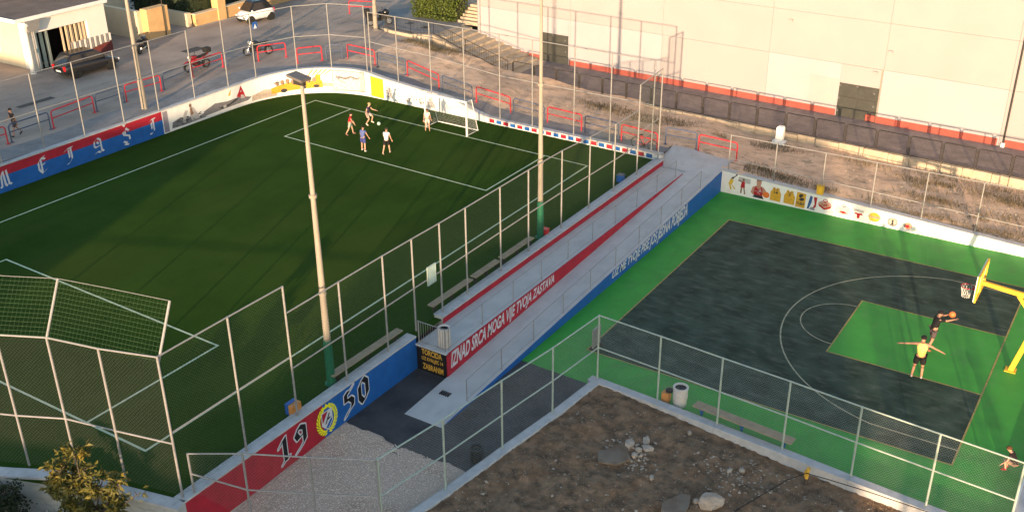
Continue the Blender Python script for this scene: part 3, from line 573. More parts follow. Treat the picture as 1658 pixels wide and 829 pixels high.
# landing at the head of the ramps
def lz(x, y):
    t_ = min(1, max(0, (y-17.0)/2.2)); return 1.135*(1-t_)+(gz(x, max(y, 18.6))+.045)*t_+(.012 if t_ == 0 else 0)
b = MB(); lx = [-5.35+i*.3 for i in range(13)]; ly = [17.0+j*.26 for j in range(11)]; lx[-1] = -1.82
b.add([(x, y if x > -4.9 else max(y, 17.32), lz(x, y)) for y in ly for x in lx], [(j*13+i, j*13+i+1, (j+1)*13+i+1, (j+1)*13+i) for j in range(10) for i in range(12) if not (lx[i+1] < -4.8 and ly[j+1] < 17.4)])
struct(b.build('landing', T['conc'], smooth=True))
rs = thing('riser_wall', (-4.9, 7, 1.1), 'low red-faced kerb wall with white coping between pitch fence and upper walkway', 'wall')
part('masonry', T['block'], rs, lambda b: b.box(-5.35, -4.93, -2.9, 17.28, .9, 1.40), world=True)
part('red_face', T['red'], rs, lambda b: b.box(-4.93, -4.915, -2.9, 17.28, 1.125, 1.36), world=True)
part('coping', T['cap'], rs, lambda b: b.box(-5.38, -4.90, -2.92, 17.3, 1.40, 1.46), world=True, bevel=.01)
tw = thing('sign_wall', (-4.2, -4.62, 0), 'black wall end reading TORCIDA in gold letters under the white bin', 'wall')
part('black_face', T['black'], tw, lambda b: b.box(-4.92, -3.48, -4.65, -4.622, -.05, 1.06), world=True)
part('slab_edge', T['conc'], tw, lambda b: b.box(-4.93, -3.44, -4.70, -4.622, 1.06, 1.125), world=True)
for s_, x0, x1, z0, z1, mm in (('TORCIDA', -4.68, -3.72, .74, .99, 'gold'), ("OZ KVALJEC 14", -4.70, -3.68, .45, .66, 'gold'), ('ZABRANIM', -4.66, -3.68, .10, .36, 'gold')):
    lettering(s_, T['gold'] if mm == 'gold' else T['ink'], lambda u, v, o, x0=x0, x1=x1, z0=z0, z1=z1: Vector((x0+(x1-x0)*u, -4.652-o, z0+(z1-z0)*v)), tw)
rw = thing('ramp_wall', (-3.46, 5, 0), 'red wedge-shaped wall between the two ramps with white slogan IZNAD SRCA MOGA VIJE TVOJA ZASTAVA', 'wall')
part('red_face', T['red'], rw, lambda b: b.hexa([(-3.47, -4.70, rz(-4.7)-.1), (-3.44, -4.70, rz(-4.7)-.1), (-3.44, 16.6, 1.0), (-3.47, 16.6, 1.0)], [(-3.47, -4.70, 1.123), (-3.44, -4.70, 1.123), (-3.44, 16.6, 1.153), (-3.47, 16.6, 1.153)]), world=True)
def FR(u, v, o):
    y = -4.45+u*7.7; lo, hi = rz(y)+.05, 1.08; return Vector((-3.44+o, y+(v-.5)*.12, lo+(hi-lo)*v))
lettering('IZNAD SRCA MOGA VIJE TVOJA ZASTAVA', T['ink'], FR, rw)
bw = thing('ramp_wall', (-1.83, 5, 0), 'blue wedge-shaped wall along the court with pale slogan UZ ME TVOJE PISE JOS JEDNA POBJEDA', 'wall')
part('blue_face', T['blue'], bw, lambda b: b.hexa([(-1.84, -7.0, -.1), (-1.81, -7.0, -.1), (-1.81, 18.0, -.1), (-1.84, 18.0, -.1)], [(-1.84, -7.0, rz(-7.0)+.0), (-1.81, -7.0, rz(-7)+.0), (-1.81, 18.0, 1.14), (-1.84, 18.0, 1.14)]), world=True)
def FB(u, v, o):
    y = 5.55+u*8.1; hi = rz(y)-.02; lo = .13-.05*u; return Vector((-1.81+o, y+(v-.5)*.14, lo+(hi-lo)*v))
lettering('UZ ME TVOJE PISE JOS JEDNA POBJEDA', T['ink'], FB, bw)
# thin handrails of both ramps
def handrail(label, x, y0, y1, zf, n):
    t = thing('handrail', (x, y0, zf(y0)), label, 'railing'); ys = [y0+(y1-y0)*i/n for i in range(n+1)]
    for y in ys: part('post', T['galv'], t, lambda b: b.box(x-.012, x+.012, y-.014, y+.014, zf(y), zf(y)+.95), world=True)
    for a, c in zip(ys, ys[1:]):
        part('rail', T['galv'], t, lambda b: b.tube((x, a, zf(a)+.93), (x, c, zf(c)+.93), .013, 6), world=True); part('rail', T['galv'], t, lambda b: b.tube((x, a, zf(a)+.1), (x, c, zf(c)+.1), .009, 6), world=True)
        bb = MB(); m_ = max(2, int((c-a)/.11))
        for i in range(1, m_): yy = a+(c-a)*i/m_; bb.wire((x, yy, zf(yy)+.1), (x, yy, zf(yy)+.93), .0022)
        bb.build('infill_bars', T['galv'], t, world=True, kind='stuff')
    return t
handrail('thin grey handrail above the red slogan wall', -3.56, -4.4, 15.9, lambda y: 1.12+.03*(y+4.6)/21, 9)
handrail('thin grey handrail above the blue slogan wall beside the court', -1.93, -5.6, 15.4, rz, 9)
gt = thing('gate_railing', (-4.9, -4.55, 1.12), 'short grey barred railing across the walkway end next to the white bin', 'railing')
for x in (-4.86, -3.62): part('post', T['galv'], gt, lambda b: b.box(x-.02, x+.02, -4.57, -4.53, 1.12, 2.1), world=True)
for z in (2.07, 1.2): part('rail', T['galv'], gt, lambda b: b.tube((-4.86, -4.55, z), (-3.62, -4.55, z), .018, 6), world=True)
for i in range(1, 11): part('bar', T['galv'], gt, lambda b: b.tube((-4.86+.113*i, -4.55, 1.2), (-4.86+.113*i, -4.55, 2.07), .008, 6), world=True)
# drain cover and doormat-like grate
tag(struct(part('manhole_cover', T['dark'], None, lambda b: b.lathe([(.0, .004), (.26, .004), (.28, .001)], 20), org=None)), 'round dark manhole cover in the asphalt yard', 'manhole'); bpy.data.objects['manhole_cover'].location = (-1.43, -6.1, 0)
tag(part('drain_grate', T['dark'], None, lambda b: [b.box(-3.1+.09*i, -3.05+.09*i, -5.75, -5.5, rz(-5.6)-.005, rz(-5.6)+.035) for i in range(5)], org=None), 'small dark grate lying on the foot of the ramp', 'grate')
# ------------------------------------------------------------------ fences of the pitch, side towards the ramps
X1 = -5.14
YS = [(-15.95, 6.4), (-13.3, 6.4), (-10.95, 6.38), (-8.4, 5.4), (-6.05, 5.4), (-4.35, 5.38), (-2.62, 5.35), (-.88, 5.34), (1.62, 5.34), (3.85, 5.34), (6.72, 5.3), (9.35, 5.15), (11.92, 5.03), (14.5, 6.3), (17.05, 6.5)]
caps = [None, None, 5.4, None, None, None, None, None, None, None, None, None, 5.0, None]
def tb(y): return 1.43 if y < -4.7 else 1.46
fence('pitch_fence', 'long wire mesh fence with steel posts between the pitch and the ramps', [(X1, y, tb(y), z) for y, z in YS], (1.0, .475), .115, .0022, 'greenwire', .037, cap=caps)
# near end: tall posts with arms leaning inward that carry a green net
nf = [(-5.16, -15.93), (-7.24, -16.35), (-9.06, -16.75), (-10.5, -17.45), (-13.2, -18.6), (-16.2, -20.0), (-19.4, -21.4)]
ft = fence('end_fence', 'tall mesh fence behind the near goal with leaning arms and green net', [(x, y, 1.4, 6.2+(.17 if x > -5.3 else 0)) for x, y in nf], (1.0, .40), .12, .0019, 'wire', .038)
ends = []
for x, y in nf:
    e = (x-.22, y+.9, 7.68); ends.append(e)
    if (x, y) in (nf[0], nf[2], nf[4], nf[6]): part('leaning_arm', T['galv'], ft, lambda b: b.tube((x, y, 6.15), e, .04, 8), world=True)
for (a, ea), (c, ec) in zip(zip(nf, ends), list(zip(nf, ends))[1:]):
    part('top_wire', T['galv'], ft, lambda b: b.tube(ea, ec, .009, 6), world=True)
    bb = MB(); gridnet(bb, (*a, 6.22), (*c, 6.22), ec, ea, .13, .0032); bb.build('net', T['greennet'], ft, world=True, kind='stuff')
# low block wall carrying that fence
nw = thing('end_wall', (-6, -16.2, 0), 'pale block wall with white coping under the near end fence behind the shrub', 'wall')
NP = [(-4.93, -16.05), (-7.3, -16.6), (-9.2, -17.0), (-10.8, -17.85), (-14.5, -19.6), (-20, -22)]
for k, (a, c) in enumerate(zip(NP, NP[1:])):
    d = Vector((c[0]-a[0], c[1]-a[1])).normalized(); n = Vector((d.y, -d.x)); n = -n if n.y > 0 else n
    o1 = n*.34
    part('masonry', T['block'], nw, lambda b: b.hexa([(*a, -1.6), (*c, -1.6), (c[0]+o1.x, c[1]+o1.y, -1.6), (a[0]+o1.x, a[1]+o1.y, -1.6)], [(*a, 1.36), (*c, 1.36), (c[0]+o1.x, c[1]+o1.y, 1.36), (a[0]+o1.x, a[1]+o1.y, 1.36)]), world=True)
    o0, o2 = n*-.03, n*.40
    part('coping', T['cap'], nw, lambda b: b.hexa([(a[0]+o0.x, a[1]+o0.y, 1.362), (c[0]+o0.x, c[1]+o0.y, 1.362), (c[0]+o2.x, c[1]+o2.y, 1.362), (a[0]+o2.x, a[1]+o2.y, 1.362)], [(a[0]+o0.x, a[1]+o0.y, 1.43), (c[0]+o0.x, c[1]+o0.y, 1.43), (c[0]+o2.x, c[1]+o2.y, 1.43), (a[0]+o2.x, a[1]+o2.y, 1.43)]), world=True)
    L = math.dist(a, c); bn = int(L/.5)       # courses of blocks, proud of the joints
    if k < 3:
        for j in range(5):
            for i in range(bn):
                u0, u1 = (i+(.5 if j % 2 else 0))*.5+.012, (i+1+(.5 if j % 2 else 0))*.5-.012
                if u1 > L: continue
                p0 = Vector(a)+d*u0+o1; p1 = Vector(a)+d*u1+o1; q = n*.014; z0 = 1.34-.25*(j+1)+.012; z1 = 1.34-.25*j-.012
                part('block', T['block'], nw, lambda b: b.hexa([(p0.x, p0.y, z0), (p1.x, p1.y, z0), (p1.x+q.x, p1.y+q.y, z0), (p0.x+q.x, p0.y+q.y, z0)], [(p0.x, p0.y, z1), (p1.x, p1.y, z1), (p1.x+q.x, p1.y+q.y, z1), (p0.x+q.x, p0.y+q.y, z1)]), world=True)
# ------------------------------------------------------------------ fence and low wall round the soil lot and the gravel yard
LW = [(-.0, -12.85), (.44, -10.2), (.8, -7.4), (1.18, -4.7), (1.46, -1.85), (4.03, -2.02), (6.44, -2.22), (8.88, -2.4), (11.28, -2.62), (13.7, -2.80), (16.1, -2.98)]
lf = thing('lot_wall', (1.5, -2.0, 0), 'low white concrete wall edging the brown soil lot under the mesh fence', 'wall')
for a, c in zip(LW, LW[1:]):
    d = Vector((c[0]-a[0], c[1]-a[1])).normalized(); n = Vector((d.y, -d.x)); n = -n if n.dot(Vector((6, -8))-Vector(a)) < 0 else n; e = d*.0
    i0, i1 = n*-.10, n*.26; zt = .2 if c[0] < 3 else .194
    if c[0] > 3: a = (a[0]-(.26 if a[1] > -1.9 else 0), a[1])
    part('wall_section', T['cap'], lf, lambda b: b.hexa([(a[0]+i0.x, a[1]+i0.y, -.9), (c[0]+i0.x, c[1]+i0.y, -.9), (c[0]+i1.x, c[1]+i1.y, -.9), (a[0]+i1.x, a[1]+i1.y, -.9)], [(a[0]+i0.x, a[1]+i0.y, zt), (c[0]+i0.x, c[1]+i0.y, zt), (c[0]+i1.x, c[1]+i1.y, zt), (a[0]+i1.x, a[1]+i1.y, zt)]), world=True, bevel=.015)
fence('lot_fence', 'pale steel mesh fence round the soil lot between yard and basketball court', [(x, y, .2, 2.93) for x, y in LW], (1.0, .5), .10, .0024, 'palewire', .036, 'greensteel', 'greensteel')
fence('yard_fence', 'grey mesh fence crossing the gravel yard at the bottom edge', [(-.02, -12.88, .2, 2.91), (-1.8, -13.82, .2, 2.9), (-3.62, -14.75, .2, 2.9), (-5.0, -15.62, 1.43, 2.9)], (1.0, .5), .11, .0022, 'wire', .036)
# end wall of the court on the right, beside the sitting child
ew = thing('court_end_wall', (16.2, -1, 0), 'low white wall at the right end of the basketball court', 'wall')
part('masonry', T['cap'], ew, lambda b: b.box(16.12, 16.42, -3.1, 18, -1.2, .24), world=True, bevel=.015)
part('edge_strip', T['white'], ew, lambda b: b.box(16.06, 16.118, -3.0, 18, -.3, .28), world=True)
lit = part('leaf_litter', T['twig'], None, lambda b: [b.wire((x, y, z), (x+rnd.uniform(-.12, .12), y+rnd.uniform(-.12, .12), z+.05), .012) for x, y, z in [(rnd.uniform(16.5, 18), rnd.uniform(-3, 3), -.08) for _ in range(700)]], kind='stuff')
tag(lit, 'dry leaves and twigs outside the right end wall of the court', 'leaf litter')
struct(part('verge', T['dirt'], None, lambda b: b.box(16.4, 30, -12, 18, -.8, -.1)))
# ------------------------------------------------------------------ far wall of the court with basketball murals
mw = thing('mural_wall', (-1.8, 18, 0), 'white wall along the far side of the basketball court with painted players and logos', 'wall')
def mtop(x): return 1.2-.049*(x+1.8)
part('masonry', T['white'], mw, lambda b: b.hexa([(-1.83, 18, -.2), (17, 18, -.2), (17, 18.25, -.2), (-1.83, 18.25, -.2)], [(-1.83, 18, mtop(-1.83)), (17, 18, mtop(17)), (17, 18.25, mtop(17)), (-1.83, 18.25, mtop(-1.83))]), world=True)
part('coping', T['cap'], mw, lambda b: b.hexa([(-1.85, 17.985, mtop(-1.85)), (17, 17.985, mtop(17)), (17, 18.34, mtop(17)), (-1.85, 18.34, mtop(-1.85))], [(-1.85, 17.985, mtop(-1.85)+.05), (17, 17.985, mtop(17)+.05), (17, 18.34, mtop(17)+.05), (-1.85, 18.34, mtop(-1.85)+.05)]), world=True)
FM = lambda u, v, off: Vector((u, 18-off, v))
def K(nm, m, polys, off=.004): return decal(nm, mg[m] if m in mg else T[m], polys, FM, mw, off)
K('painted_player', 'yel', [[(-1.42, .55), (-1.2, .55), (-1.12, .8), (-1.3, .86)], [(-1.38, .55), (-1.28, .55), (-1.2, .28), (-1.28, .22)], [(-1.26, .55), (-1.18, .52), (-.98, .32), (-1.06, .3)]])
K('painted_limbs', 'dark', [[(-1.3, .84), (-1.14, .86), (-1.1, 1.0), (-1.2, .98)], [(-1.14, .95), (-1.08, .96), (-.98, 1.08), (-1.03, 1.1)], ell(-.98, 1.12, .05, .05, 10)], .006)
K('painted_hoop', 'light', [[(-.9, .78), (-.2, .76), (-.2, 1.02), (-.85, 1.06)]])
K('painted_player', 'red', [[(-.72, .48), (-.48, .48), (-.5, .82), (-.68, .84)]], .007); K('painted_limbs', 'brown', [[(-.7, .48), (-.62, .48), (-.64, .16), (-.72, .16)], [(-.56, .48), (-.5, .48), (-.42, .14), (-.5, .14)], ell(-.58, .92, .07, .09, 10), [(-.86, .84), (-.66, .78), (-.66, .84), (-.84, .9)]], .009)
K('painted_portrait', 'skin', [[(-.15, .34), (.0, .22), (.25, .28), (.75, .3), (.72, .5), (.55, .72), (.38, .78), (.36, .9), (.16, .9), (.14, .76), (-.06, .66)], ell(.26, .96, .14, .17, 14)])
K('portrait_hair', 'dark', [ell(.27, 1.05, .15, .10, 12, 0, 180), [(-.02, .1), (.6, .08), (.5, .26), (.08, .28)]], .007); K('portrait_vest', 'red', [[(.02, .26), (.5, .24), (.48, .62), (.4, .74), (.32, .6), (.2, .6), (.12, .74), (.04, .6)]], .009); K('portrait_marks', 'light', specks(10, .1, .45, .3, .6, .05, .04), .011)
K('painted_ball', 'orange', [ell(.7, .36, .19, .17, 16)], .012)
for x0, tx in ((.92, '14'), (1.66, '7')):
    K('painted_jersey', 'bus', [[(x0, .14), (x0+.56, .12), (x0+.58, .56), (x0+.48, .72), (x0+.46, .86), (x0+.34, .88), (x0+.28, .78), (x0+.22, .88), (x0+.12, .88), (x0+.1, .74), (x0, .6)]])
    lettering(tx, mg['dark'], lambda u, v, o, x0=x0, tx=tx: Vector((x0+(.18 if tx == '14' else .22)+(.22 if tx == '14' else .13)*u, 18-o, .52+.18*v)), mw, 'numeral', .008)
    K('jersey_name', 'brown', [[(x0+.17, .76), (x0+.41, .75), (x0+.41, .79), (x0+.17, .8)]], .008)
K('painted_board', 'bus', [[(2.28, .08), (2.78, .06), (2.8, .86), (2.32, .9)]])
K('board_emblem', 'dark', [ell(2.56, .70, .13, .12, 12, 30, 260), ell(2.58, .54, .14, .1, 12, 190, 430)], .007); lettering('SUBA', mg['dark'], lambda u, v, o: Vector((2.34+.42*u, 18-o, .2+.18*v)), mw, 'lettering', .007)
K('painted_silhouette', 'blue', [[(2.9, .1), (3.0, .1), (3.12, .5), (3.14, .8), (3.02, .84), (2.96, .5)]]); K('painted_silhouette', 'red', [[(3.2, .8), (3.38, .8), (3.36, .3), (3.26, .14), (3.16, .14), (3.28, .4)]]); K('silhouette_base', 'lilac', [[(3.02, .08), (3.32, .06), (3.3, .2), (3.1, .24)]], .006)
def ring(cx, cy, rx, ry, w_): o = ell(cx, cy, rx, ry, 20); i = ell(cx, cy, rx-w_, ry-w_, 20); return [[o[k], o[(k+1) % 20], i[(k+1) % 20], i[k]] for k in range(20)]
K('club_logo', 'red', ring(3.8, .5, .34, .2, .04)+[[(3.46, .5), (3.5, .38), (3.8, .22), (4.1, .36), (4.14, .48), (3.8, .33)]]+ring(3.8, .72, .12, .09, .035)); K('logo_fill', 'skin', [ell(3.8, .5, .28, .14, 16)], .007); K('logo_text', 'red', specks(8, 3.65, 3.95, .45, .55, .03, .05), .009)
K('club_logo', 'dark', ring(4.75, .42, .36, .22, .025)+ring(4.75, .66, .11, .08, .025)); K('logo_fill', 'light', [ell(4.75, .45, .30, .12, 16)], .007); K('logo_swoosh', 'red', [[(4.5, .32), (4.75, .38), (5.0, .3), (4.75, .24)]], .009)
K('club_logo', 'light', [[(5.25, .5), (5.78, .48), (5.76, .62), (5.26, .64)]]); K('bull_head', 'red', [[(5.36, .46), (5.3, .38), (5.44, .36), (5.46, .2), (5.52, .14), (5.58, .2), (5.6, .35), (5.74, .37), (5.68, .46), (5.58, .44), (5.48, .44)]], .007)
K('club_logo', 'yel', [ell(6.3, .4, .29, .24, 20)]); lettering('LAKERS', mg['lilac'], lambda u, v, o: Vector((6.05+.6*u, 18-o, .33+.13*v+.02*u)), mw, 'lettering', .008); K('logo_lines', 'lilac', [[(5.96, .38), (6.12, .5), (6.1, .52), (5.95, .4)]], .007)
K('club_logo', 'dark', ring(7.2, .36, .24, .22, .035)); K('logo_fill', 'pale', [ell(7.2, .36, .2, .18, 16)], .006); K('logo_figure', 'dark', [[(7.15, .2), (7.26, .2), (7.24, .38), (7.17, .38)], ell(7.2, .42, .05, .06, 10)], .009)
K('club_logo', 'skin', [ell(7.95, .32, .19, .18, 18)]); K('logo_fill', 'red', [[(7.8, .3), (7.95, .4), (8.05, .28), (7.92, .2)]], .007); K('logo_ring', 'lilac', ring(7.95, .32, .2, .19, .02), .009)
K('painted_text', 'lilac', [[(8.45, .46-.07*i), (8.6, .455-.07*i), (8.6, .475-.07*i), (8.45, .48-.07*i)] for i in range(3)]+[[(8.7, .46-.07*i), (9.2-.1*i, .44-.07*i), (9.2-.1*i, .465-.07*i), (8.7, .485-.07*i)] for i in range(4)])
xm = (-1.55, .95, 3.48, 6.0, 8.45, 10.95, 13.4, 15.9)
fence('court_fence', 'pale post fence on top of the mural wall on the far side of the court', [(x, 18.18, mtop(x)+.05, 3.2-.0*(x)) for x in xm], (1.0, .34), .16, .0012, 'wire', .03)
yp = thing('bin_box', (3.45, 18.1, mtop(3.45)+.05), 'small yellow box mounted at a post on top of the mural wall', 'box')
part('body', T['yellow'], yp, lambda b: b.box(-.16, .16, -.11, .11, .0, .42), bevel=.015); part('lid', T['gold'], yp, lambda b: b.box(-.18, .18, -.13, .13, .42, .46))
# ------------------------------------------------------------------ floodlight masts
def mastf(loc, h, label, foot='mastgreen', lamp=True, r=.125):
    t = thing('floodlight_mast', loc, label, 'mast')
    part('foot', T[foot], t, lambda b: b.lathe([(r*1.9, 0), (r*1.9, .05), (r*1.25, .08), (r*1.2, 1.75), (r*1.05, 1.8)], 16), smooth=False)
    part('pole', T['mast'], t, lambda b: b.tube((0, 0, 1.7), (0, 0, h), r, 14, r*.45), smooth=False)
    for z in (3.6, 7.2): part('collar', T['mast'], t, lambda b: b.lathe([(r*1.0, z), (r*1.08, z), (r*1.08, z+.12), (r*.95, z+.12)], 14))
    if lamp:
        part('bracket', T['dark'], t, lambda b: b.box(-.3, .12, -.06, .06, h-.12, h+.04))
        part('lamp_panel', T['dark2'], t, lambda b: b.hexa([(-.42, -.22, h+.14), (.2, -.22, h+.03), (.2, .24, h+.03), (-.42, .24, h+.14)], [(-.42, -.22, h+.22), (.2, -.22, h+.11), (.2, .24, h+.11), (-.42, .24, h+.22)]))
        part('lamp_glass', T['headlight'], t, lambda b: b.hexa([(-.38, -.18, h+.118), (.16, -.18, h+.022), (.16, .2, h+.022), (-.38, .2, h+.118)], [(-.38, -.18, h+.130), (.16, -.18, h+.034), (.16, .2, h+.034), (-.38, .2, h+.130)]))
    return t
mastf((-5.62, -8.7, PZ), 11.1, 'tall tapering floodlight mast with green foot above the 1950 wall, lamp panel in view')
mastf((-5.62, 5.65, PZ), 11.1, 'tall floodlight mast with green foot at the far end of the benches')
mastf((-32.6, 5.85, 2.7), 11, 'yellowish lamp mast behind the MEJAŠI wall on the street side', 'mast', True, .135)
mastf((-33.4, 27.85, 2.5), 9, 'ochre street pole standing beside the parked black motorcycle', 'mast', True, .135)
# ------------------------------------------------------------------ football goal
def goal(loc, rz_, label):
    t = thing('football_goal', loc, label, 'goal', rz_)
    for x in (-1.5, 1.5): part('post', T['white'], t, lambda b: b.box(x-.045, x+.045, -.045, .045, 0, 2.08))
    part('crossbar', T['white'], t, lambda b: b.box(-1.545, 1.545, -.05, .05, 2.0, 2.1))
    for x in (-1.48, 1.48):
        part('side_frame', T['white'], t, lambda b: b.path([(x, .05, 2.04), (x, .55, 2.04), (x, 1.1, .05), (x, .05, .04)], .022, 8))
    part('ground_bar', T['white'], t, lambda b: b.tube((-1.5, 1.1, .05), (1.5, 1.1, .05), .03, 8))
    bb = MB(); gridnet(bb, (-1.48, 1.1, .05), (1.48, 1.1, .05), (1.48, .55, 2.04), (-1.48, .55, 2.04), .11, .003); gridnet(bb, (-1.48, .55, 2.04), (1.48, .55, 2.04), (1.48, 0, 2.04), (-1.48, 0, 2.04), .11, .003)
    for x in (-1.48, 1.48): gridnet(bb, (x, .0, .05), (x, 1.1, .05), (x, .55, 2.04), (x, 0, 2.04), .11, .003)
    bb.build('net', T['whitenet'], t, kind='stuff'); return t
goal((-17.76, 15.08, PZ+.004), R(-1.5), 'white football goal with net at the far end of the pitch')
# ------------------------------------------------------------------ basketball stand
h = thing('basketball_hoop', (14.5, 7.3, 0), 'yellow basketball stand with white backboard, red rim and net at the court edge', 'basketball hoop')
part('post', T['yellow'], h, lambda b: b.hexa([(-.10, -.09, 0), (.10, -.09, 0), (.10, .09, 0), (-.10, .09, 0)], [(.52, -.09, 2.75), (.70, -.09, 2.75), (.70, .09, 2.75), (.52, .09, 2.75)]), bevel=.008)
part('post', T['yellow'], h, lambda b: b.hexa([(.55, -.08, 2.55), (.73, -.08, 2.55), (.73, .08, 2.55), (.55, .08, 2.55)], [(.5, -.08, 3.35), (.66, -.08, 3.35), (.66, .08, 3.35), (.5, .08, 3.35)]))
part('arm', T['yellow'], h, lambda b: b.hexa([(-1.62, -.07, 3.28), (.72, -.07, 3.05), (.72, .07, 3.05), (-1.62, .07, 3.28)], [(-1.62, -.07, 3.42), (.72, -.07, 3.25), (.72, .07, 3.25), (-1.62, .07, 3.42)]), bevel=.008)
part('brace', T['yellow'], h, lambda b: b.hexa([(.42, -.05, 2.2), (.54, -.05, 2.28), (.54, .05, 2.28), (.42, .05, 2.2)], [(-.36, -.05, 3.12), (-.22, -.05, 3.14), (-.22, .05, 3.14), (-.36, .05, 3.12)]))
part('base_plate', T['yellow'], h, lambda b: b.box(-.2, .2, -.2, .2, 0, .03))
bb_ = part('backboard', T['white'], h, lambda b: b.box(-1.72, -1.68, -.9, .9, 2.9, 3.95))
for a in ((-1.68, -1.62, -.92, -.84, 2.88, 3.97), (-1.68, -1.62, .84, .92, 2.88, 3.97), (-1.68, -1.62, -.84, .84, 2.88, 2.95), (-1.68, -1.62, -.84, .84, 3.9, 3.97), (-1.68, -1.62, -.06, .06, 2.95, 3.9)): part('frame_bar', T['yellow'], bb_, lambda b: b.box(*a))
part('painted_square', T['red'], bb_, lambda b: [b.box(-1.726, -1.7205, *q) for q in ((-.3, -.26, 3.05, 3.5), (.26, .3, 3.05, 3.5), (-.26, .26, 3.46, 3.5), (-.26, .26, 3.05, 3.09))])
n_ = 24; part('rim', T['red'], h, lambda b: b.path([(-2.10+.225*math.cos(2*math.pi*i/n_), .225*math.sin(2*math.pi*i/n_), 3.05) for i in range(n_+1)], .014, 6) and b.box(-1.9, -1.72, -.06, .06, 2.98, 3.06))
def hoopnet(b):
    for i in range(12):
        for dr in (1, -1):
            pts = [(-2.10+(.225-.10*k/4+.02*(k == 4))*math.cos(2*math.pi*(i+dr*k*.5)/12), (.225-.10*k/4)*math.sin(2*math.pi*(i+dr*k*.5)/12), 3.04-.11*k) for k in range(5)]
            for p0, p1 in zip(pts, pts[1:]): b.wire(p0, p1, .005)
part('net', T['whitenet'], h, hoopnet)
# ------------------------------------------------------------------ benches, bins and small things
def bench(label, x0, x1, y0, y1, z, wide, planks, along='y', steel='dark', m='wood'):
    t = thing('bench', ((x0+x1)/2, (y0+y1)/2, z-.4), label, 'bench'); L = math.dist((x0, y0), (x1, y1)); d = Vector((x1-x0, y1-y0)).normalized(); n = Vector((-d.y, d.x))
    for k_ in range(planks):
        o0 = n*(-wide/2+k_*wide/planks+.008); o1 = n*(-wide/2+(k_+1)*wide/planks-.008)
        q = [(x0+o0.x, y0+o0.y), (x1+o0.x, y1+o0.y), (x1+o1.x, y1+o1.y), (x0+o1.x, y0+o1.y)]
        part('plank', T[m], t, lambda b: b.hexa([(*p, z-.045) for p in q], [(*p, z) for p in q]), world=True)
    for f in (.08, .5, .92):
        c = Vector((x0, y0))+d*L*f
        part('bracket', T[steel], t, lambda b: b.hexa([(c.x-d.x*.02+n.x*sg_*wide*.45, c.y-d.y*.02+n.y*sg_*wide*.45, z-.4) for sg_ in (-.25, .25)]+[(c.x+d.x*.02+n.x*sg_*wide*.45, c.y+d.y*.02+n.y*sg_*wide*.45, z-.4) for sg_ in (.25, -.25)], [(c.x-d.x*.02+n.x*sg_*wide*.45, c.y-d.y*.02+n.y*sg_*wide*.45, z-.046) for sg_ in (-1, 1)]+[(c.x+d.x*.02+n.x*sg_*wide*.45, c.y+d.y*.02+n.y*sg_*wide*.45, z-.046) for sg_ in (1, -1)]), world=True)
    return t
bench('long wooden bench inside the fence above the 50 numeral', -5.52, -5.45, -8.8, -4.95, 1.74, .34, 2)
bench('wooden bench inside the fence beside the upper walkway, nearest of its row', -5.56, -5.54, -2.85, -.1, 1.74, .32, 2)
bench('wooden bench inside the fence beside the upper walkway, middle of its row', -5.54, -5.52, .1, 1.95, 1.74, .32, 2)
bench('wooden bench inside the fence beside the far mast foot', -5.52, -5.50, 2.2, 4.7, 1.74, .32, 2)
bench('wooden bench with blue frame along the lot wall on the court', 5.4, 9.15, -1.78, -2.12, .45, .42, 2, steel='blue')
def bin_(name, loc, r, hh, m, label, ribs=0):
    t = thing(name, loc, label, 'bin'); part('body', T[m], t, lambda b: b.lathe([(r*.86, 0), (r*.9, .03), (r, hh*.5), (r, hh-.04), (r*1.06, hh-.04), (r*1.06, hh), (r*.8, hh), (r*.78, hh-.25), (0, hh-.25)], 24), smooth=False)
    part('liner', T['bagblack'], t, lambda b: b.lathe([(r*.79, hh-.05), (r*.6, hh-.10), (r*.3, hh-.06), (0, hh-.1)], 14))
    for i in range(ribs): a = 2*math.pi*i/ribs; part('slat', T[m], t, lambda b: b.hexa([((r*1.0)*math.cos(a+s), (r*1.0)*math.sin(a+s), .06) for s in (-.09, .09)]+[((r*1.07)*math.cos(a+s), (r*1.07)*math.sin(a+s), .06) for s in (.09, -.09)], [((r*1.0)*math.cos(a+s), (r*1.0)*math.sin(a+s), hh-.05) for s in (-.09, .09)]+[((r*1.07)*math.cos(a+s), (r*1.07)*math.sin(a+s), hh-.05) for s in (.09, -.09)]))
    return t
bin_('litter_bin', (-3.88, -4.25, 1.125), .23, .82, 'binwhite', 'white slatted litter bin on the walkway platform above the TORCIDA wall', 18)
bin_('litter_bin', (4.72, -1.55, 0), .27, .78, 'binwhite', 'white round litter bin with black liner inside the lot fence on the court')
bin_('litter_bin', (.28, -8.2, 0), .24, .52, 'bagblack', 'black bin standing by the lot wall in the asphalt yard')
t = thing('orange_bag', (4.2, -1.62, 0), 'small orange box with a black bag on it left of the court litter bin', 'box'); part('box', T['orangebox'], t, lambda b: b.box(-.14, .14, -.14, .14, 0, .42), bevel=.02); part('bag', T['bagblack'], t, lambda b: b.ball((.1, .05, .5), .15, 10, 6, (1.1, 1, .7)), smooth=True)
t = thing('plastic_box', (-5.5, -10.75, PZ), 'blue and orange box at the foot of a pitch fence post', 'box'); part('side', T['bluebox'], t, lambda b: b.box(-.18, -.02, -.22, .22, 0, .42)); part('front', T['orangebox'], t, lambda b: b.box(-.018, .16, -.22, .22, 0, .40))
t = thing('plastic_box', (-5.5, 5.9, PZ), 'small red box on the pitch beside the far mast', 'box'); part('body', T['railred'], t, lambda b: b.box(-.14, .14, -.14, .14, 0, .34), bevel=.02); part('lid', T['taillight'], t, lambda b: b.box(-.15, .15, -.15, .15, .34, .38))
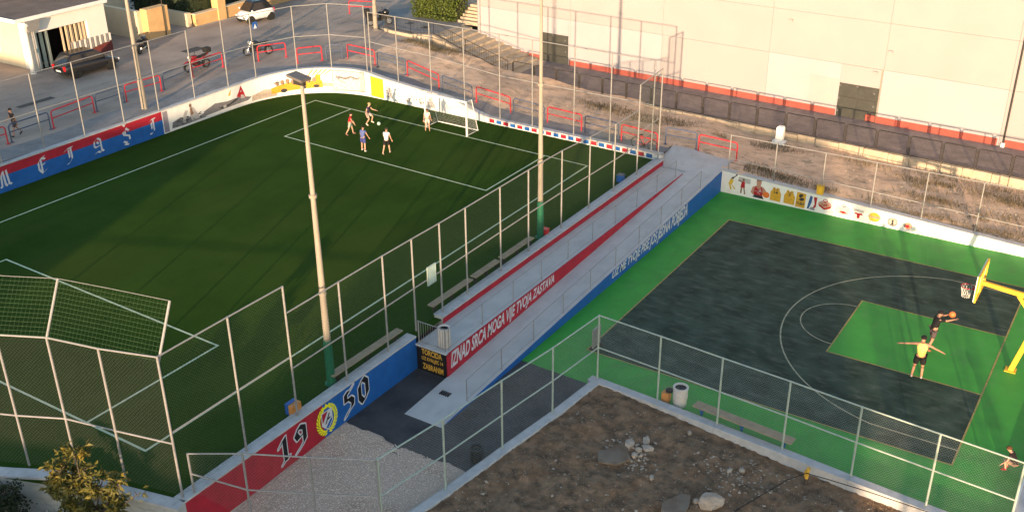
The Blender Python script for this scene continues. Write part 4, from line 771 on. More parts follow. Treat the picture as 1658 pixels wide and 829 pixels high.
t = thing('plastic_box', (-5.6, 13.6, PZ), 'small blue box on the pitch near the far end of the ramp side fence', 'box'); part('body', T['bluebox'], t, lambda b: b.box(-.16, .16, -.16, .16, 0, .36), bevel=.02); part('lid', T['railblue'], t, lambda b: b.box(-.17, .17, -.17, .17, .36, .40))
t = thing('notice_board', (X1+.05, -3.3, 3.1), 'pale green notice board hung on the pitch fence at the gate', 'sign'); part('panel', T['teal'], t, lambda b: b.box(0, .025, -.24, .24, 0, .72)); part('frame', T['greensteel'], t, lambda b: b.box(-.01, .035, -.27, .27, .72, .76) and b.box(-.01, .035, -.27, .27, -.04, 0) and b.box(-.01, .035, -.27, -.24, 0, .72) and b.box(-.01, .035, .24, .27, 0, .72))
t = thing('grey_panel', (.22, .35, 0), 'upright grey board standing at the near left corner of the court', 'board'); part('panel', T['galv'], t, lambda b: b.box(-.03, .03, -.32, .30, .12, .95)); [part('foot', T['dark'], t, lambda b: b.box(-.14, .14, y-.03, y+.03, 0, .12)) for y in (-.25, .23)]
# white cabinet at the stone wall
t = thing('white_cabinet', (-1.2, 25.15, .56), 'white round-topped cabinet on a plinth at the stone wall', 'cabinet'); part('plinth', T['white'], t, lambda b: b.box(-.38, .36, -.25, .25, 0, .22), bevel=.03)
part('body', T['white'], t, lambda b: b.prism([(-.2, -.17, .22), (.22, -.17, .22), (.22, -.17, 1.0), (.16, -.17, 1.09), (-.14, -.17, 1.09), (-.2, -.17, 1.0)], (0, .34, 0)), bevel=.015); part('keyhole', T['dark'], t, lambda b: b.box(-.02, .02, -.178, -.171, .9, .97))
# pole with yellow tape and black cable on the lot
t = thing('cable_pole', (10.05, -3.35, -.35), 'short wooden stub with yellow sleeve that carries the black cable on the lot', 'pole'); part('stub', T['bark'], t, lambda b: b.tube((.0, .0, -.2), (0, .02, .42), .07, 8)); part('sleeve', T['gold'], t, lambda b: b.tube((0, .02, .42), (.02, .05, .82), .06, 10) and b.box(-.08, -.03, -.03, .05, .5, .72))
tag(part('cable', T['black'], None, lambda b: b.path([(8.6, -5.9, -.12), (9.1, -4.9, .05), (9.6, -3.9, .2), (10.05, -3.4, .32), (10.7, -3.38, .35), (12, -3.4, .42), (14, -3.5, .5), (16.5, -3.7, .6), (19, -3.8, 1.0)], .016, 6)), 'black cable slung from the stub across the soil lot', 'cable')

t = thing('small_sign', (*wp(s_of(-31.5, 13.85), 0, -.10)[:2], 5.85), 'small blue and white sign hung on the street side fence', 'sign'); part('plate', T['bluebox'], t, lambda b: b.box(.0, .02, -.2, .2, .0, .42)); part('symbol', T['plate'], t, lambda b: b.prism([(.024, -.14, .02), (.024, .14, .02), (.024, .0, .3)], (.003, 0, 0)))
# ------------------------------------------------------------------ sports hall behind
BA = R(-2.8); bd = Vector((math.cos(BA), math.sin(BA), 0)); bn_ = Vector((-bd.y, bd.x, 0)); BO = Vector((-26.9, 32.1, 1.0))
hall = thing('sports_hall', BO, 'huge cream panelled hall with red plinth and two dark double doors', 'building', BA)
HT = 15
part('core', T['joint'], hall, lambda b: b.box(.03, 60, .05, 24, -1.5, HT-.1))
us = [0, 7.9, 15.1, 22.6, 29.75, 36.7, 44, 52, 60]; zs = [-1.2, 3.2, 5.95, 8.75, 11.6, HT]
d1, d2 = (5.4, 7.75), (27.25, 29.65)
def panel(u0, u1, z0, z1, m): part('wall_panel', T[m], hall, lambda b: b.box(u0+.007, u1-.007, 0, .06, z0+.007, z1-.007))
for i in range(len(us)-1):
    for j in range(len(zs)-1):
        m = 'cream'
        if j == 0: m = 'facadewhite' if i in (0, 1, 4, 6) else 'cream'
        u0, u1, z0, z1 = us[i], us[i+1], zs[j], zs[j+1]
        dd = [d for d in (d1, d2) if j == 0 and u0 <= d[0] and d[1] <= u1+.01]
        if dd:
            d = dd[0]
            if d[0]-u0 > .1: panel(u0, d[0], z0, z1, m if i != 3 else 'facadewhite')
            if u1-d[1] > .15: panel(d[1], u1, z0, z1, m)
            part('wall_panel', T[m], hall, lambda b: b.box(d[0]+.0, min(d[1], u1-.012), 0, .06, 2.05, z1-.012))
        else: panel(u0, u1, z0, z1, m)
part('plaster_patch', T['pinkish'], hall, lambda b: b.box(25.4, 27.2, -.012, -.004, .45, 2.25)); part('plaster_patch', T['facadewhite'], hall, lambda b: b.box(24.0, 25.4, -.012, -.004, .5, 2.0))
for u0, u1 in ((2.6, 5.3), (7.85, 27.2), (29.7, 36.6), (37.0, 60)): part('plinth', T['plinth'], hall, lambda b: b.box(u0, u1, -.03, -.002, -.6, .36))
part('plinth', T['plinth'], hall, lambda b: b.box(29.1, 29.66, -.14, -.031, .02, .40))
for d in (d1, d2):
    dr = part('double_door', T['doorgrey'], hall, lambda b: b.box(d[0], d[1], .02, .055, -.02, 2.05)); mid = (d[0]+d[1])/2
    for u0, u1 in ((d[0]+.03, mid-.01), (mid+.01, d[1]-.03)):
        part('door_leaf', T['doorgrey'], dr, lambda b: b.box(u0, u1, .0, .02, .02, 2.02)); part('door_rail', T['dark'], dr, lambda b: b.box(u0+.05, u1-.05, -.006, 0, 1.2, 1.24))
    for u, z in ((d[0]+.06, 1.9), (mid-.1, 1.96), (d[1]-.25, 1.7), (d[0]+.05, 1.1), (d[0]+.05, .3), (d[1]-.2, .9)): part('hinge', T['chrome'], dr, lambda b: b.box(u-.05, u+.05, -.02, 0, z-.04, z+.04))
for u, z in ((23.8, 5.35), (29.3, 3.0), (30.0, 4.35)): part('wall_lamp', T['cream'], hall, lambda b: b.box(u-.12, u+.12, -.14, -.001, z-.05, z+.07))
part('downpipe', T['dark'], hall, lambda b: b.tube((36.95, -.07, -.4), (36.95, -.07, HT), .05, 8)); part('downpipe', T['cream'], hall, lambda b: b.tube((-.05, -.08, 1.2), (-.05, -.08, HT), .11, 10)); part('downpipe_foot', T['white'], hall, lambda b: b.box(36.85, 37.05, -.17, -.02, -.2, .2))
part('shutter', T['plinth'], hall, lambda b: b.box(38.3, 39.5, -.012, -.003, .8, 2.1))
part('parapet', T['cap'], hall, lambda b: b.box(-.1, 60.1, -.1, 24.1, HT-.1, HT+.2))
# path in front of the hall
struct(part('hall_path', T['hallpath'], None, lambda b: b.hexa([(-21.2, 27.25, .2), (24, 25.3, .2), (24, 30.1, .2), (-21.2, 32.2, .2)], [(-21.2, 27.25, 1.0), (24, 25.3, .93), (24, 30.1, .93), (-21.2, 32.2, 1.0)])))
# dark mesh panels on a stone kerb
PA, PB = Vector((-20.9, 27.15)), Vector((16.5, 25.45)); pd = (PB-PA).normalized(); PL = (PB-PA).length; npn = 21; pw = PL/npn
pf = thing('panel_fence', (PA.x, PA.y, 1.0), 'row of dark framed mesh panels along the stone wall in front of the hall', 'fence')
for i in range(npn):
    a = PA+pd*(i*pw+.07); c = PA+pd*((i+1)*pw-.07); z0, z1 = 1.02, 2.14
    fr = part('panel_frame', T['dark'], pf, lambda b: b.path([(a.x, a.y, z0), (a.x, a.y, z1-.06), (a.x+pd.x*.06, a.y+pd.y*.06, z1), (c.x-pd.x*.06, c.y-pd.y*.06, z1), (c.x, c.y, z1-.06), (c.x, c.y, z0), (a.x, a.y, z0)], .03, 6), world=True)
    bb = MB(); gridnet(bb, (a.x, a.y, z0), (c.x, c.y, z0), (c.x, c.y, z1), (a.x, a.y, z1), .075, .0022); bb.build('panel_mesh', T['darkmesh'], pf, world=True, kind='stuff')
    part('post', T['dark'], pf, lambda b: b.box(a.x-.09, a.x-.05, a.y-.02, a.y+.02, .9, 2.05), world=True)
sk_ = thing('stone_kerb', (0, 26.1, .5), 'low weathered stone wall under the dark mesh panels', 'wall')
rr = random.Random(4)
part('core', T['stone'], sk_, lambda b: b.hexa([(-20.9, 27.05, .0), (16.6, 25.34, .0), (16.6, 25.62, .0), (-20.9, 27.33, .0)], [(-20.9, 27.05, .94), (16.6, 25.34, .9), (16.6, 25.62, .9), (-20.9, 27.33, .94)]), world=True)
u = 9.0
while u < PL-.3:
    L = rr.uniform(.7, 1.5); a = PA+pd*u; c = PA+pd*min(PL, u+L-.03); j = rr.uniform(.02, .09); zt = .99+rr.uniform(-.05, .02); zm = .72
    part('stone', T['stone'], sk_, lambda b: b.hexa([(a.x, a.y-.13-j, zm-.5), (c.x, c.y-.13-j*.8, zm-.5), (c.x, c.y+.16, zm-.5), (a.x, a.y+.16, zm-.5)], [(a.x, a.y-.12-j, zt), (c.x, c.y-.12-j, zt-.01), (c.x, c.y+.16, zt), (a.x, a.y+.16, zt)]), world=True, bevel=.02); u += L
# broad stairs beside the hall
ls = thing('stairs', (-24, 29.5, 1), 'broad worn stone stairs going down along the left corner of the hall', 'stairs')
ns = 10
for i in range(ns):
    x0 = -28.6+i*.76; z = 2.62-.162*(i+1); yl = 29.9-.33*i+.2; part('step', T['stone'], ls, lambda b: b.box(x0, x0+.80, yl-1.1, 32.35, .2-.001*i, z), world=True, bevel=.02)
struct(part('landing', T['path'], None, lambda b: b.box(-36, -28.6, 28.3, 36, 1.2, 2.60))); struct(part('landing', T['dirt'], None, lambda b: b.box(-36.0, -28.0, 36, 60, 1.2, 2.9)))
kb = thing('kerb_wall', (-31, 28.1, 2), 'pale kerb wall below the dark railing at the top of the stairs', 'wall')
KP = [(-32.7, 28.15), (-31.6, 28.05), (-30.2, 27.95), (-28.6, 28.6), (-25.2, 27.75), (-21.2, 27.0)]; KZ = [2.66, 2.64, 2.62, 2.6, 1.95, 1.2]
for (a, za), (c, zc) in zip(zip(KP, KZ), list(zip(KP, KZ))[1:]): part('kerb', T['stone'], kb, lambda b: b.hexa([(a[0], a[1]-.18, .6), (c[0], c[1]-.18, .6), (c[0], c[1]+.1, .6), (a[0], a[1]+.1, .6)], [(a[0], a[1]-.18, za), (c[0], c[1]-.18, zc), (c[0], c[1]+.1, zc), (a[0], a[1]+.1, za)]), world=True)
sr = thing('stair_railing', (-31, 28.1, 2.6), 'dark barred railing on the kerb, going down beside the stairs', 'railing')
for (a, za), (c, zc) in zip(zip(KP, KZ), list(zip(KP, KZ))[1:]):
    for zz in (.95, .12): part('rail', T['dark'], sr, lambda b: b.tube((*a, za+zz), (*c, zc+zz), .024, 6), world=True)
    n = max(2, int(math.dist(a, c)/.22))
    for i in range(n+1):
        f = i/n; part('bar', T['dark'], sr, lambda b: b.tube((a[0]+(c[0]-a[0])*f, a[1]+(c[1]-a[1])*f, za+(zc-za)*f), (a[0]+(c[0]-a[0])*f, a[1]+(c[1]-a[1])*f, za+(zc-za)*f+.95), .022 if i in (0, n) else .009, 6), world=True)
us_ = thing('upper_steps', (-28, 33, 2.6), 'narrow steps climbing between the hedge and the hall corner', 'stairs')
for i in range(6): part('step', T['stone'], us_, lambda b: b.box(-29.3, -27.35, 32.6+.34*i, 36.2, 2.5, 2.60+.17*(i+1)-.001*i), world=True)
part('side_rail', T['dark'], us_, lambda b: b.path([(-29.4, 32.5, 3.5), (-29.4, 35, 4.7)], .03, 6) and [b.tube((-29.4, 32.5+.18*i, 2.6+.085*i), (-29.4, 32.5+.18*i, 3.5+.085*i), .012, 5) for i in range(14)], world=True)
for x, y in ((-32.2, 30.4), (-30.4, 30.0)): tag(part('drain_cover', T['dark'], None, lambda b: b.hexa([(x-.3, y-.3, 2.601), (x+.3, y-.3, 2.601), (x+.3, y+.3, 2.601), (x-.3, y+.3, 2.601)], [(x-.28, y-.28, 2.612), (x+.28, y-.28, 2.612), (x+.28, y+.28, 2.612), (x-.28, y+.28, 2.612)])), 'dark square drain cover on the landing, %s of two' % ('left' if x < -31 else 'right'), 'drain cover')
def leaves(b, n, pick, s0, s1, asp, rnd):
    for _ in range(n):
        p, out = pick(rnd); d = Vector((rnd.gauss(0, 1), rnd.gauss(0, 1), rnd.gauss(0, .7))).normalized(); d = (d+out*.8).normalized(); s = rnd.uniform(s0, s1)
        u = d.orthogonal().normalized(); u.rotate(Matrix.Rotation(rnd.uniform(0, 6.28), 3, d)); wv = u*s*asp; q = d.cross(u)*s*.12; p = Vector(p)
        b.add([p, p+d*s*.5+wv+q, p+d*s, p+d*s*.5-wv+q], [(0, 1, 2), (0, 2, 3)])
def boxpick(x0, x1, y0, y1, z0, z1, shell=.7):
    def f(r):
        p = [r.uniform(x0, x1), r.uniform(y0, y1), r.uniform(z0, z1)]; o = Vector((0, 0, 0))
        if r.random() < shell:
            k_ = r.choice((0, 1, 2, 1, 2)); 
            if k_ == 0: p[0] = x1; o = Vector((1, 0, 0))
            if k_ == 1: p[1] = y0; o = Vector((0, -1, 0))
            if k_ == 2: p[2] = z1; o = Vector((0, 0, 1))
            p = [c+r.gauss(0, .09) for c in p]
        return p, o
    return f
def hedge(label, x0, x1, y0, y1, z0, z1, n, m='hedge'):
    t = thing('hedge', ((x0+x1)/2, (y0+y1)/2, z0), label, 'hedge'); bb = MB(); leaves(bb, n, boxpick(x0, x1, y0, y1, z0+.1, z1), .12, .24, .3, random.Random(int(x0*7)))
    bb.build('foliage', T[m], t, world=True)
    for i in range(5): xx = x0+(x1-x0)*(i+.5)/5; part('stem', T['bark'], t, lambda b: b.tube((xx, (y0+y1)/2, z0), (xx+.1, (y0+y1)/2, z1-.2), .05, 6), world=True)
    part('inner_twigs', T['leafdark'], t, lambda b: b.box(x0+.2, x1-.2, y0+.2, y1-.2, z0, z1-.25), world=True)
hedge('clipped green hedge at the top of the stairs left of the hall', -33.3, -29.6, 32.2, 34.2, 2.6, 4.4, 4200)
# ------------------------------------------------------------------ house on the street
hs = thing('house', (-45, 10, 2.6), 'white flat-roofed house with brown roof, curtained opening and striped awning', 'house')
part('wall', T['house'], hs, lambda b: b.box(-45.4, -45, 7.45, 7.9, 2.5, 6.0), world=True); part('wall', T['house'], hs, lambda b: b.box(-45.4, -45, 7.9, 11.85, 5.1, 6.0), world=True); part('wall', T['house'], hs, lambda b: b.box(-45.4, -45, 11.85, 13.35, 2.5, 6.0), world=True)
part('wall', T['houseb'], hs, lambda b: b.box(-58, -46.4, 7.7, 8.0, 2.5, 5.95), world=True); part('wall', T['house'], hs, lambda b: b.box(-58, -45.401, 13.0, 13.35, 2.5, 6.0), world=True); part('wall', T['house'], hs, lambda b: b.box(-46.4, -45.401, 7.7, 8.0, 2.5, 5.95), world=True)
part('roof', T['roof'], hs, lambda b: b.box(-60, -44.85, 6.6, 13.5, 6.08, 6.2), world=True); part('roof_edge', T['white'], hs, lambda b: b.box(-44.85, -44.78, 6.55, 13.52, 6.0, 6.24), world=True); part('roof_edge', T['white'], hs, lambda b: b.box(-60, -44.851, 6.53, 6.598, 6.0, 6.24), world=True)
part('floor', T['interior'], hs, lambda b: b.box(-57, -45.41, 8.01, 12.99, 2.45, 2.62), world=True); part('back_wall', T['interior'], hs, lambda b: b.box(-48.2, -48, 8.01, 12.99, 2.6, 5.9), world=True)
part('column', T['house'], hs, lambda b: b.lathe([(.24, 0), (.19, .06), (.16, .2), (.15, 2.7), (.2, 2.85), (.34, 3.15), (.34, 3.4)], 16, (-44.95, 7.2, 2.58)), world=True); part('downpipe', T['galv'], hs, lambda b: b.tube((-44.86, 7.62, 2.6), (-44.86, 7.62, 6.0), .06, 8), world=True)
part('capital', T['galv'], hs, lambda b: b.hexa([(-45.0, 7.3, 5.3), (-44.7, 7.3, 5.3), (-44.7, 8.0, 5.3), (-45.0, 8.0, 5.3)], [(-45.0, 7.1, 5.99), (-44.6, 7.1, 5.99), (-44.6, 8.2, 5.99), (-45.0, 8.2, 5.99)]), world=True)
part('meter_box', T['teal'], hs, lambda b: b.box(-44.995, -44.93, 7.66, 7.86, 3.85, 4.1), world=True)
for i, y in enumerate((7.95, 8.35, 8.75, 9.95, 10.3, 10.65, 11.0, 11.35, 11.62)):
    part('curtain', T['curtain2'] if i < 3 else T['curtain'], hs, lambda b: [b.tube((-45.28+.03*math.sin(j*2), y+.06*j, 2.7 if i < 3 else 3.0), (-45.28+.03*math.sin(j*2), y+.06*j, 5.1), .04, 6) for j in range(4 if i != 3 else 3)], world=True)
part('parapet_wall', T['parapet'], hs, lambda b: b.box(-45.25, -44.96, 10.3, 13.5, 2.55, 3.35), world=True)
for i in range(16): part('slat', T['house'] if i % 2 else T['galv'], hs, lambda b: b.box(-44.955, -44.9, 10.3+.2*i, 10.3+.2*i+.13, 3.0+.03*i, 3.95), world=True)
part('window', T['glass'], hs, lambda b: b.box(-50.2, -48.9, 7.66, 7.698, 3.6, 4.9), world=True); part('window_frame', T['house'], hs, lambda b: b.box(-50.3, -50.2, 7.64, 7.7, 3.5, 5.0) and b.box(-48.9, -48.8, 7.64, 7.7, 3.5, 5.0), world=True)
gw = thing('garden_wall', (-45, 18.3, 2.6), 'ochre gate pillar wall catching the evening sun beside the house', 'wall')
part('pillar', T['orange'], gw, lambda b: b.box(-45.9, -45.2, 16.9, 18.8, 2.4, 4.75), world=True, bevel=.02); part('side_wall', T['houseb'], gw, lambda b: b.box(-52, -45.9, 16.6, 16.95, 2.4, 4.6), world=True); part('downpipe', T['dark'], gw, lambda b: b.tube((-45.14, 18.3, 2.6), (-45.14, 18.3, 7.5), .035, 6), world=True)
gw2 = thing('garden_wall', (-45.4, 24, 2.6), 'low ochre garden wall with a tall square pillar behind the small white car', 'wall')
part('masonry', T['orange'], gw2, lambda b: b.box(-45.75, -45.4, 21.4, 36, 2.4, 3.45), world=True); part('masonry', T['houseb'], gw2, lambda b: b.box(-50, -45.76, 20.9, 21.3, 2.4, 3.6), world=True); part('pillar', T['orange'], gw2, lambda b: b.box(-46.0, -45.3, 23.6, 24.4, 2.45, 6.4), world=True, bevel=.02)
part('ledge', T['houseb'], gw2, lambda b: b.box(-45.82, -45.34, 21.35, 36, 3.451, 3.52), world=True)
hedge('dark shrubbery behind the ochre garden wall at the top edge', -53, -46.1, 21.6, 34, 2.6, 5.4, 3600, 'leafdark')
bh = thing('back_house', (-54, 19, 2.6), 'shaded ochre house wall behind the gate at the top edge', 'house'); part('wall', T['houseb'], bh, lambda b: b.box(-62, -52.2, 14.2, 20.5, 2.4, 9), world=True); part('window', T['glass'], bh, lambda b: b.box(-52.19, -52.15, 16.2, 17.6, 4.2, 5.6), world=True); part('roof', T['roof'], bh, lambda b: b.box(-62.2, -52.0, 14, 20.7, 9, 9.2), world=True)
# patched tarmac and drain in the street
for x, y, l_, w_ in ((-40.5, 16.6, 1.5, .9), (-39.5, 3.5, 2.4, .5)): struct(part('tarmac_patch', T['asphalt'], None, lambda b: b.add([(x+(u-.5)*w_, y+(v-.5)*l_, gz(x+(u-.5)*w_, y+(v-.5)*l_)+.014) for u in (0, 1) for v in (0, .25, .5, .75, 1)], [(i, i+1, i+6, i+5) for i in range(4)])))
# ------------------------------------------------------------------ red and blue tube barriers along the street
def barrier(a, c, m, label):
    t = thing('tube_barrier', (a[0], a[1], gz(*a)), label, 'barrier', 0, 'red barriers along the footpath' if m == 'railred' else 'blue barriers along the footpath')
    za, zc = gz(*a), gz(*c); A = Vector((*a, za)); B = Vector((*c, zc)); d = (B-A).normalized(); U = Vector((0, 0, 1))
    part('frame', T[m], t, lambda b: b.path([A-U*.1, A+U*.85, A+U*.94+d*.03, A+U*1.0+d*.12, B+U*1.0-d*.12, B+U*.94-d*.03, B+U*.85, B-U*.1], .038, 8), world=True)
    part('middle_rail', T[m], t, lambda b: b.tube(A+U*.58, B+U*.58, .032, 8), world=True)
    for q in (A, B): part('foot_plate', T[m], t, lambda b: b.box(q.x-.09, q.x+.09, q.y-.09, q.y+.09, q.z-.02, q.z+.025), world=True)
for a, c, m, lb in (((-34.3, -4.6), (-34.4, -1.75), 'railred', 'red tube barrier cut by the left edge of the picture'), ((-34.45, -1.5), (-34.5, .95), 'railblue', 'blue tube barrier beside the walking person at the left edge'),
    ((-34.5, 1.14), (-34.6, 3.94), 'railred', 'red tube barrier on the footpath above the letters J and A'), ((-34.65, 4.15), (-34.75, 6.15), 'railblue', 'blue tube barrier left of the yellowish street mast'), ((-34.8, 6.36), (-34.86, 9.02), 'railred', 'red tube barrier right behind the yellowish street mast'),
    ((-34.95, 9.3), (-35.3, 11.75), 'railblue', 'blue tube barrier between the street mast and the red parked motorcycle'), ((-35.4, 12.0), (-35.3, 14.5), 'railred', 'red tube barrier in front of the red parked motorcycle'), ((-35.25, 14.8), (-34.6, 16.7), 'railblue', 'blue tube barrier between the red and the naked dark motorcycle'), ((-34.5, 16.9), (-33.6, 18.6), 'railred', 'red tube barrier behind the naked dark motorcycle'),
    ((-31.9, 17.9), (-30.9, 19.2), 'railred', 'short red tube barrier above the bus mural'), ((-30.7, 19.4), (-29.9, 20.1), 'railblue', 'short blue tube barrier at the bend of the footpath above the framed mural'), ((-29.6, 20.3), (-27.1, 20.1), 'railred', 'red tube barrier above the framed mural'), ((-26.8, 20.0), (-24.5, 20.0), 'railblue', 'blue tube barrier above the yellow mural field'),
    ((-24.3, 19.95), (-21.3, 19.25), 'railred', 'red tube barrier on the footpath left of the far goal'), ((-21.0, 19.2), (-18.5, 18.85), 'railblue', 'blue tube barrier directly behind the far goal'), ((-18.3, 19.0), (-15.85, 19.05), 'railred', 'red tube barrier right behind the right post of the far goal'), ((-15.6, 19.0), (-13.4, 18.9), 'railblue', 'blue tube barrier left of the far floodlight mast'),
    ((-13.2, 18.95), (-10.75, 18.65), 'railred', 'red tube barrier right of the far floodlight mast'), ((-10.5, 18.6), (-8.3, 18.5), 'railblue', 'blue tube barrier left of the leaning bicycle'), ((-8.1, 18.5), (-5.8, 18.3), 'railred', 'red tube barrier with the bicycle in front of it'), ((-5.9, 19.6), (-4.1, 19.75), 'railblue', 'blue tube barrier at the head of the ramps'), ((-3.9, 19.6), (-1.75, 19.8), 'railred', 'red tube barrier at the head of the ramps next to the mural wall'),
    ((-38.2, 30.5), (-36.3, 31.3), 'railred', 'crimson tube barrier at the top edge behind the black motorcycle')):
    barrier(a, c, m, lb)
# ------------------------------------------------------------------ vehicles
def wheel(par, x, y, r, wd):
    w_ = bpy.data.objects.new('wheel', None); C.objects.link(w_); w_.parent = par; w_.location = (x, y, r); w_.empty_display_size = .1
    def tyre(b):
        n = 24; pr = [(.62*r, -wd/2), (.93*r, -wd/2), (r, -wd*.32), (r, wd*.32), (.93*r, wd/2), (.62*r, wd/2)]
        b.add([(q*math.cos(2*math.pi*i/n), h_, q*math.sin(2*math.pi*i/n)) for q, h_ in pr for i in range(n)], [(k_*n+i, k_*n+(i+1) % n, (k_+1)*n+(i+1) % n, (k_+1)*n+i) for k_ in range(5) for i in range(n)])
    part('tyre', T['rubber'], w_, tyre)
    def rim(b):
        b.tube((0, -wd*.42, 0), (0, wd*.42, 0), .16*r, 12)
        for i in range(5):
            a = 2*math.pi*i/5; c, s = math.cos(a), math.sin(a); b.hexa([(c*.1*r-s*.1*r, -wd*.40, s*.1*r+c*.1*r), (c*.1*r+s*.1*r, -wd*.40, s*.1*r-c*.1*r), (c*.66*r+s*.08*r, -wd*.40, s*.66*r-c*.08*r), (c*.66*r-s*.08*r, -wd*.40, s*.66*r+c*.08*r)], [(c*.1*r-s*.1*r, wd*.40, s*.1*r+c*.1*r), (c*.1*r+s*.1*r, wd*.40, s*.1*r-c*.1*r), (c*.66*r+s*.08*r, wd*.40, s*.66*r-c*.08*r), (c*.66*r-s*.08*r, wd*.40, s*.66*r+c*.08*r)])
        n = 20; b.add([(q*math.cos(2*math.pi*i/n), h_, q*math.sin(2*math.pi*i/n)) for q, h_ in ((.64*r, -wd*.45), (.56*r, -wd*.44), (.56*r, wd*.44), (.64*r, wd*.45)) for i in range(n)], [(k_*n+i, k_*n+(i+1) % n, (k_+1)*n+(i+1) % n, (k_+1)*n+i) for k_ in range(3) for i in range(n)])
    part('rim', T['rim'], w_, rim)
def car(label, loc, rz_, st, cab, W, wb, wr, paint, roofm, front):
    """st: (x, z low, z belt, half width) along the car; cab: glasshouse corners (xb0, xt0, xt1, xb1, z belt, z roof)"""
    t = thing('parked_car', loc, label, 'car', rz_)
    b = MB(); n = 10
    for x, zl, zb, hw in st:
        b.v += [(x, -hw*.86, zl), (x, -hw, zl+.12), (x, -hw*1.0, zl+(zb-zl)*.55), (x, -hw*.95, zb-.06), (x, -hw*.80, zb), (x, hw*.80, zb), (x, hw*.95, zb-.06), (x, hw, zl+(zb-zl)*.55), (x, hw, zl+.12), (x, hw*.86, zl)]
    for k_ in range(len(st)-1):
        for i in range(n): b.f.append((k_*n+i, k_*n+(i+1) % n, (k_+1)*n+(i+1) % n, (k_+1)*n+i)); b.m.append(0)
    b.f += [tuple(range(n)), tuple(range((len(st)-1)*n, len(st)*n))[::-1]]; b.m += [0, 0]
    ob = b.build('body', T[paint], t, smooth=True); sm = ob.modifiers.new('s', 'SUBSURF'); sm.levels = sm.render_levels = 1
    xb0, xt0, xt1, xb1, zb, zr = cab; hb, ht = W/2*.88, W/2*.70
    B = lambda x, s, z, hw: Vector((x, s*hw, z))
    P = dict(b0l=B(xb0, 1, zb, hb), b0r=B(xb0, -1, zb, hb), b1l=B(xb1, 1, zb, hb), b1r=B(xb1, -1, zb, hb), t0l=B(xt0, 1, zr, ht), t0r=B(xt0, -1, zr, ht), t1l=B(xt1, 1, zr, ht), t1r=B(xt1, -1, zr, ht))
    part('cabin', T[roofm], t, lambda b: b.hexa([P['b0r'], P['b1r'], P['b1l'], P['b0l']], [P['t0r'], P['t1r'], P['t1l'], P['t0l']]), bevel=.05)
    part('roof', T[roofm], t, lambda b: b.hexa([P['t0r']+Vector((0, .0, -.01)), P['t1r']+Vector((0, 0, -.01)), P['t1l']+Vector((0, 0, -.01)), P['t0l']+Vector((0, 0, -.01))], [P['t0r']+Vector((-.12, .1, .045)), P['t1r']+Vector((.12, .1, .045)), P['t1l']+Vector((.12, -.1, .045)), P['t0l']+Vector((-.12, -.1, .045))]), bevel=.03)
    def win(nm, a, b_, c, d, u0, u1, v0, v1):
        f = lambda u, v: (a.lerp(b_, u)).lerp(d.lerp(c, u), v); nn = (b_-a).cross(d-a).normalized()*.012
        part(nm, T['glass'], t, lambda m_: m_.prism([f(u0, v0)-nn*.5, f(u1, v0)-nn*.5, f(u1, v1)-nn*.5, f(u0, v1)-nn*.5], nn*1.5))
    win('windscreen', P['b0r'], P['b0l'], P['t0l'], P['t0r'], .06, .94, .08, .93); win('rear_window', P['b1l'], P['b1r'], P['t1r'], P['t1l'], .08, .92, .15, .92)
    cuts = ((.05, .46), (.50, .93)) if front else ((.08, .78),)
    for u0, u1 in cuts: win('side_window', P['b0l'], P['b1l'], P['t1l'], P['t0l'], u0, u1, .12, .9); win('side_window', P['b1r'], P['b0r'], P['t0r'], P['t1r'], 1-u1, 1-u0, .12, .9)
    x0, x1 = st[0][0], st[-1][0]; zb0, zb1 = st[1][2], st[-2][2]
    for s in (-1, 1):
        part('headlight', T['headlight'], t, lambda b: b.ball((x0-.14 if False else x0+(-.02 if x0 > 0 else .02)*-1, s*W*.34, zb0-.14), .13, 10, 6, (.6, 1.2, .6)), smooth=True); part('tail_light', T['taillight'], t, lambda b: b.hexa([(x1+.0, s*W*.36-.09, zb1-.34), (x1+.10, s*W*.36-.09, zb1-.34), (x1+.10, s*W*.36+.09, zb1-.34), (x1+.0, s*W*.36+.09, zb1-.34)], [(x1+.0, s*W*.36-.08, zb1-.05), (x1+.10, s*W*.36-.08, zb1-.05), (x1+.10, s*W*.36+.08, zb1-.05), (x1+.0, s*W*.36+.08, zb1-.05)]))
        part('mirror', T[paint], t, lambda b: b.ball((xb0-.15, s*(W*.5+.06), zb+.08), .1, 8, 5, (.6, 1, .7)), smooth=True)
        for x in (wb/2, -wb/2): wheel(t, x+.02, s*(W/2-.11), wr, .2); part('wheel_arch', T['rubber'], t, lambda b: b.tube((x+.02, s*(W/2-.24), wr), (x+.02, s*(W/2-.015), wr), wr*1.14, 20))
    part('number_plate', T['plate'], t, lambda b: b.box(x1-.03, x1-.015, -.25, .25, zb1-.45, zb1-.34)); part('number_plate', T['plate'], t, lambda b: b.box(x0+.015, x0+.03, -.25, .25, .42, .53))
    part('bumper', T['rubber'], t, lambda b: b.box(x0-.02, x0+.02, -W*.36, W*.36, .28, .36))
    return t
hb_ = [(1.98, .32, .55, .55), (1.88, .24, .68, .74), (1.5, .2, .80, .83), (1.0, .18, .86, .85), (.2, .18, .9, .86), (-.9, .18, .93, .86), (-1.6, .2, .95, .83), (-1.88, .26, .90, .76), (-1.96, .36, .70, .62)]
car('black five-door hatchback parked in front of the curtained house', (-42.35, 9.35, gz(-42.3, 9.4)), R(86), hb_, (1.15, .45, -1.35, -1.85, .87, 1.46), 1.7, 2.5, .31, 'carblack', 'carblack', True)
sm_ = [(1.33, .3, .55, .5), (1.24, .22, .72, .68), (.95, .2, .86, .76), (.4, .2, .93, .78), (-.5, .2, .98, .78), (-1.0, .2, .98, .77), (-1.24, .26, .92, .7), (-1.32, .34, .7, .58)]
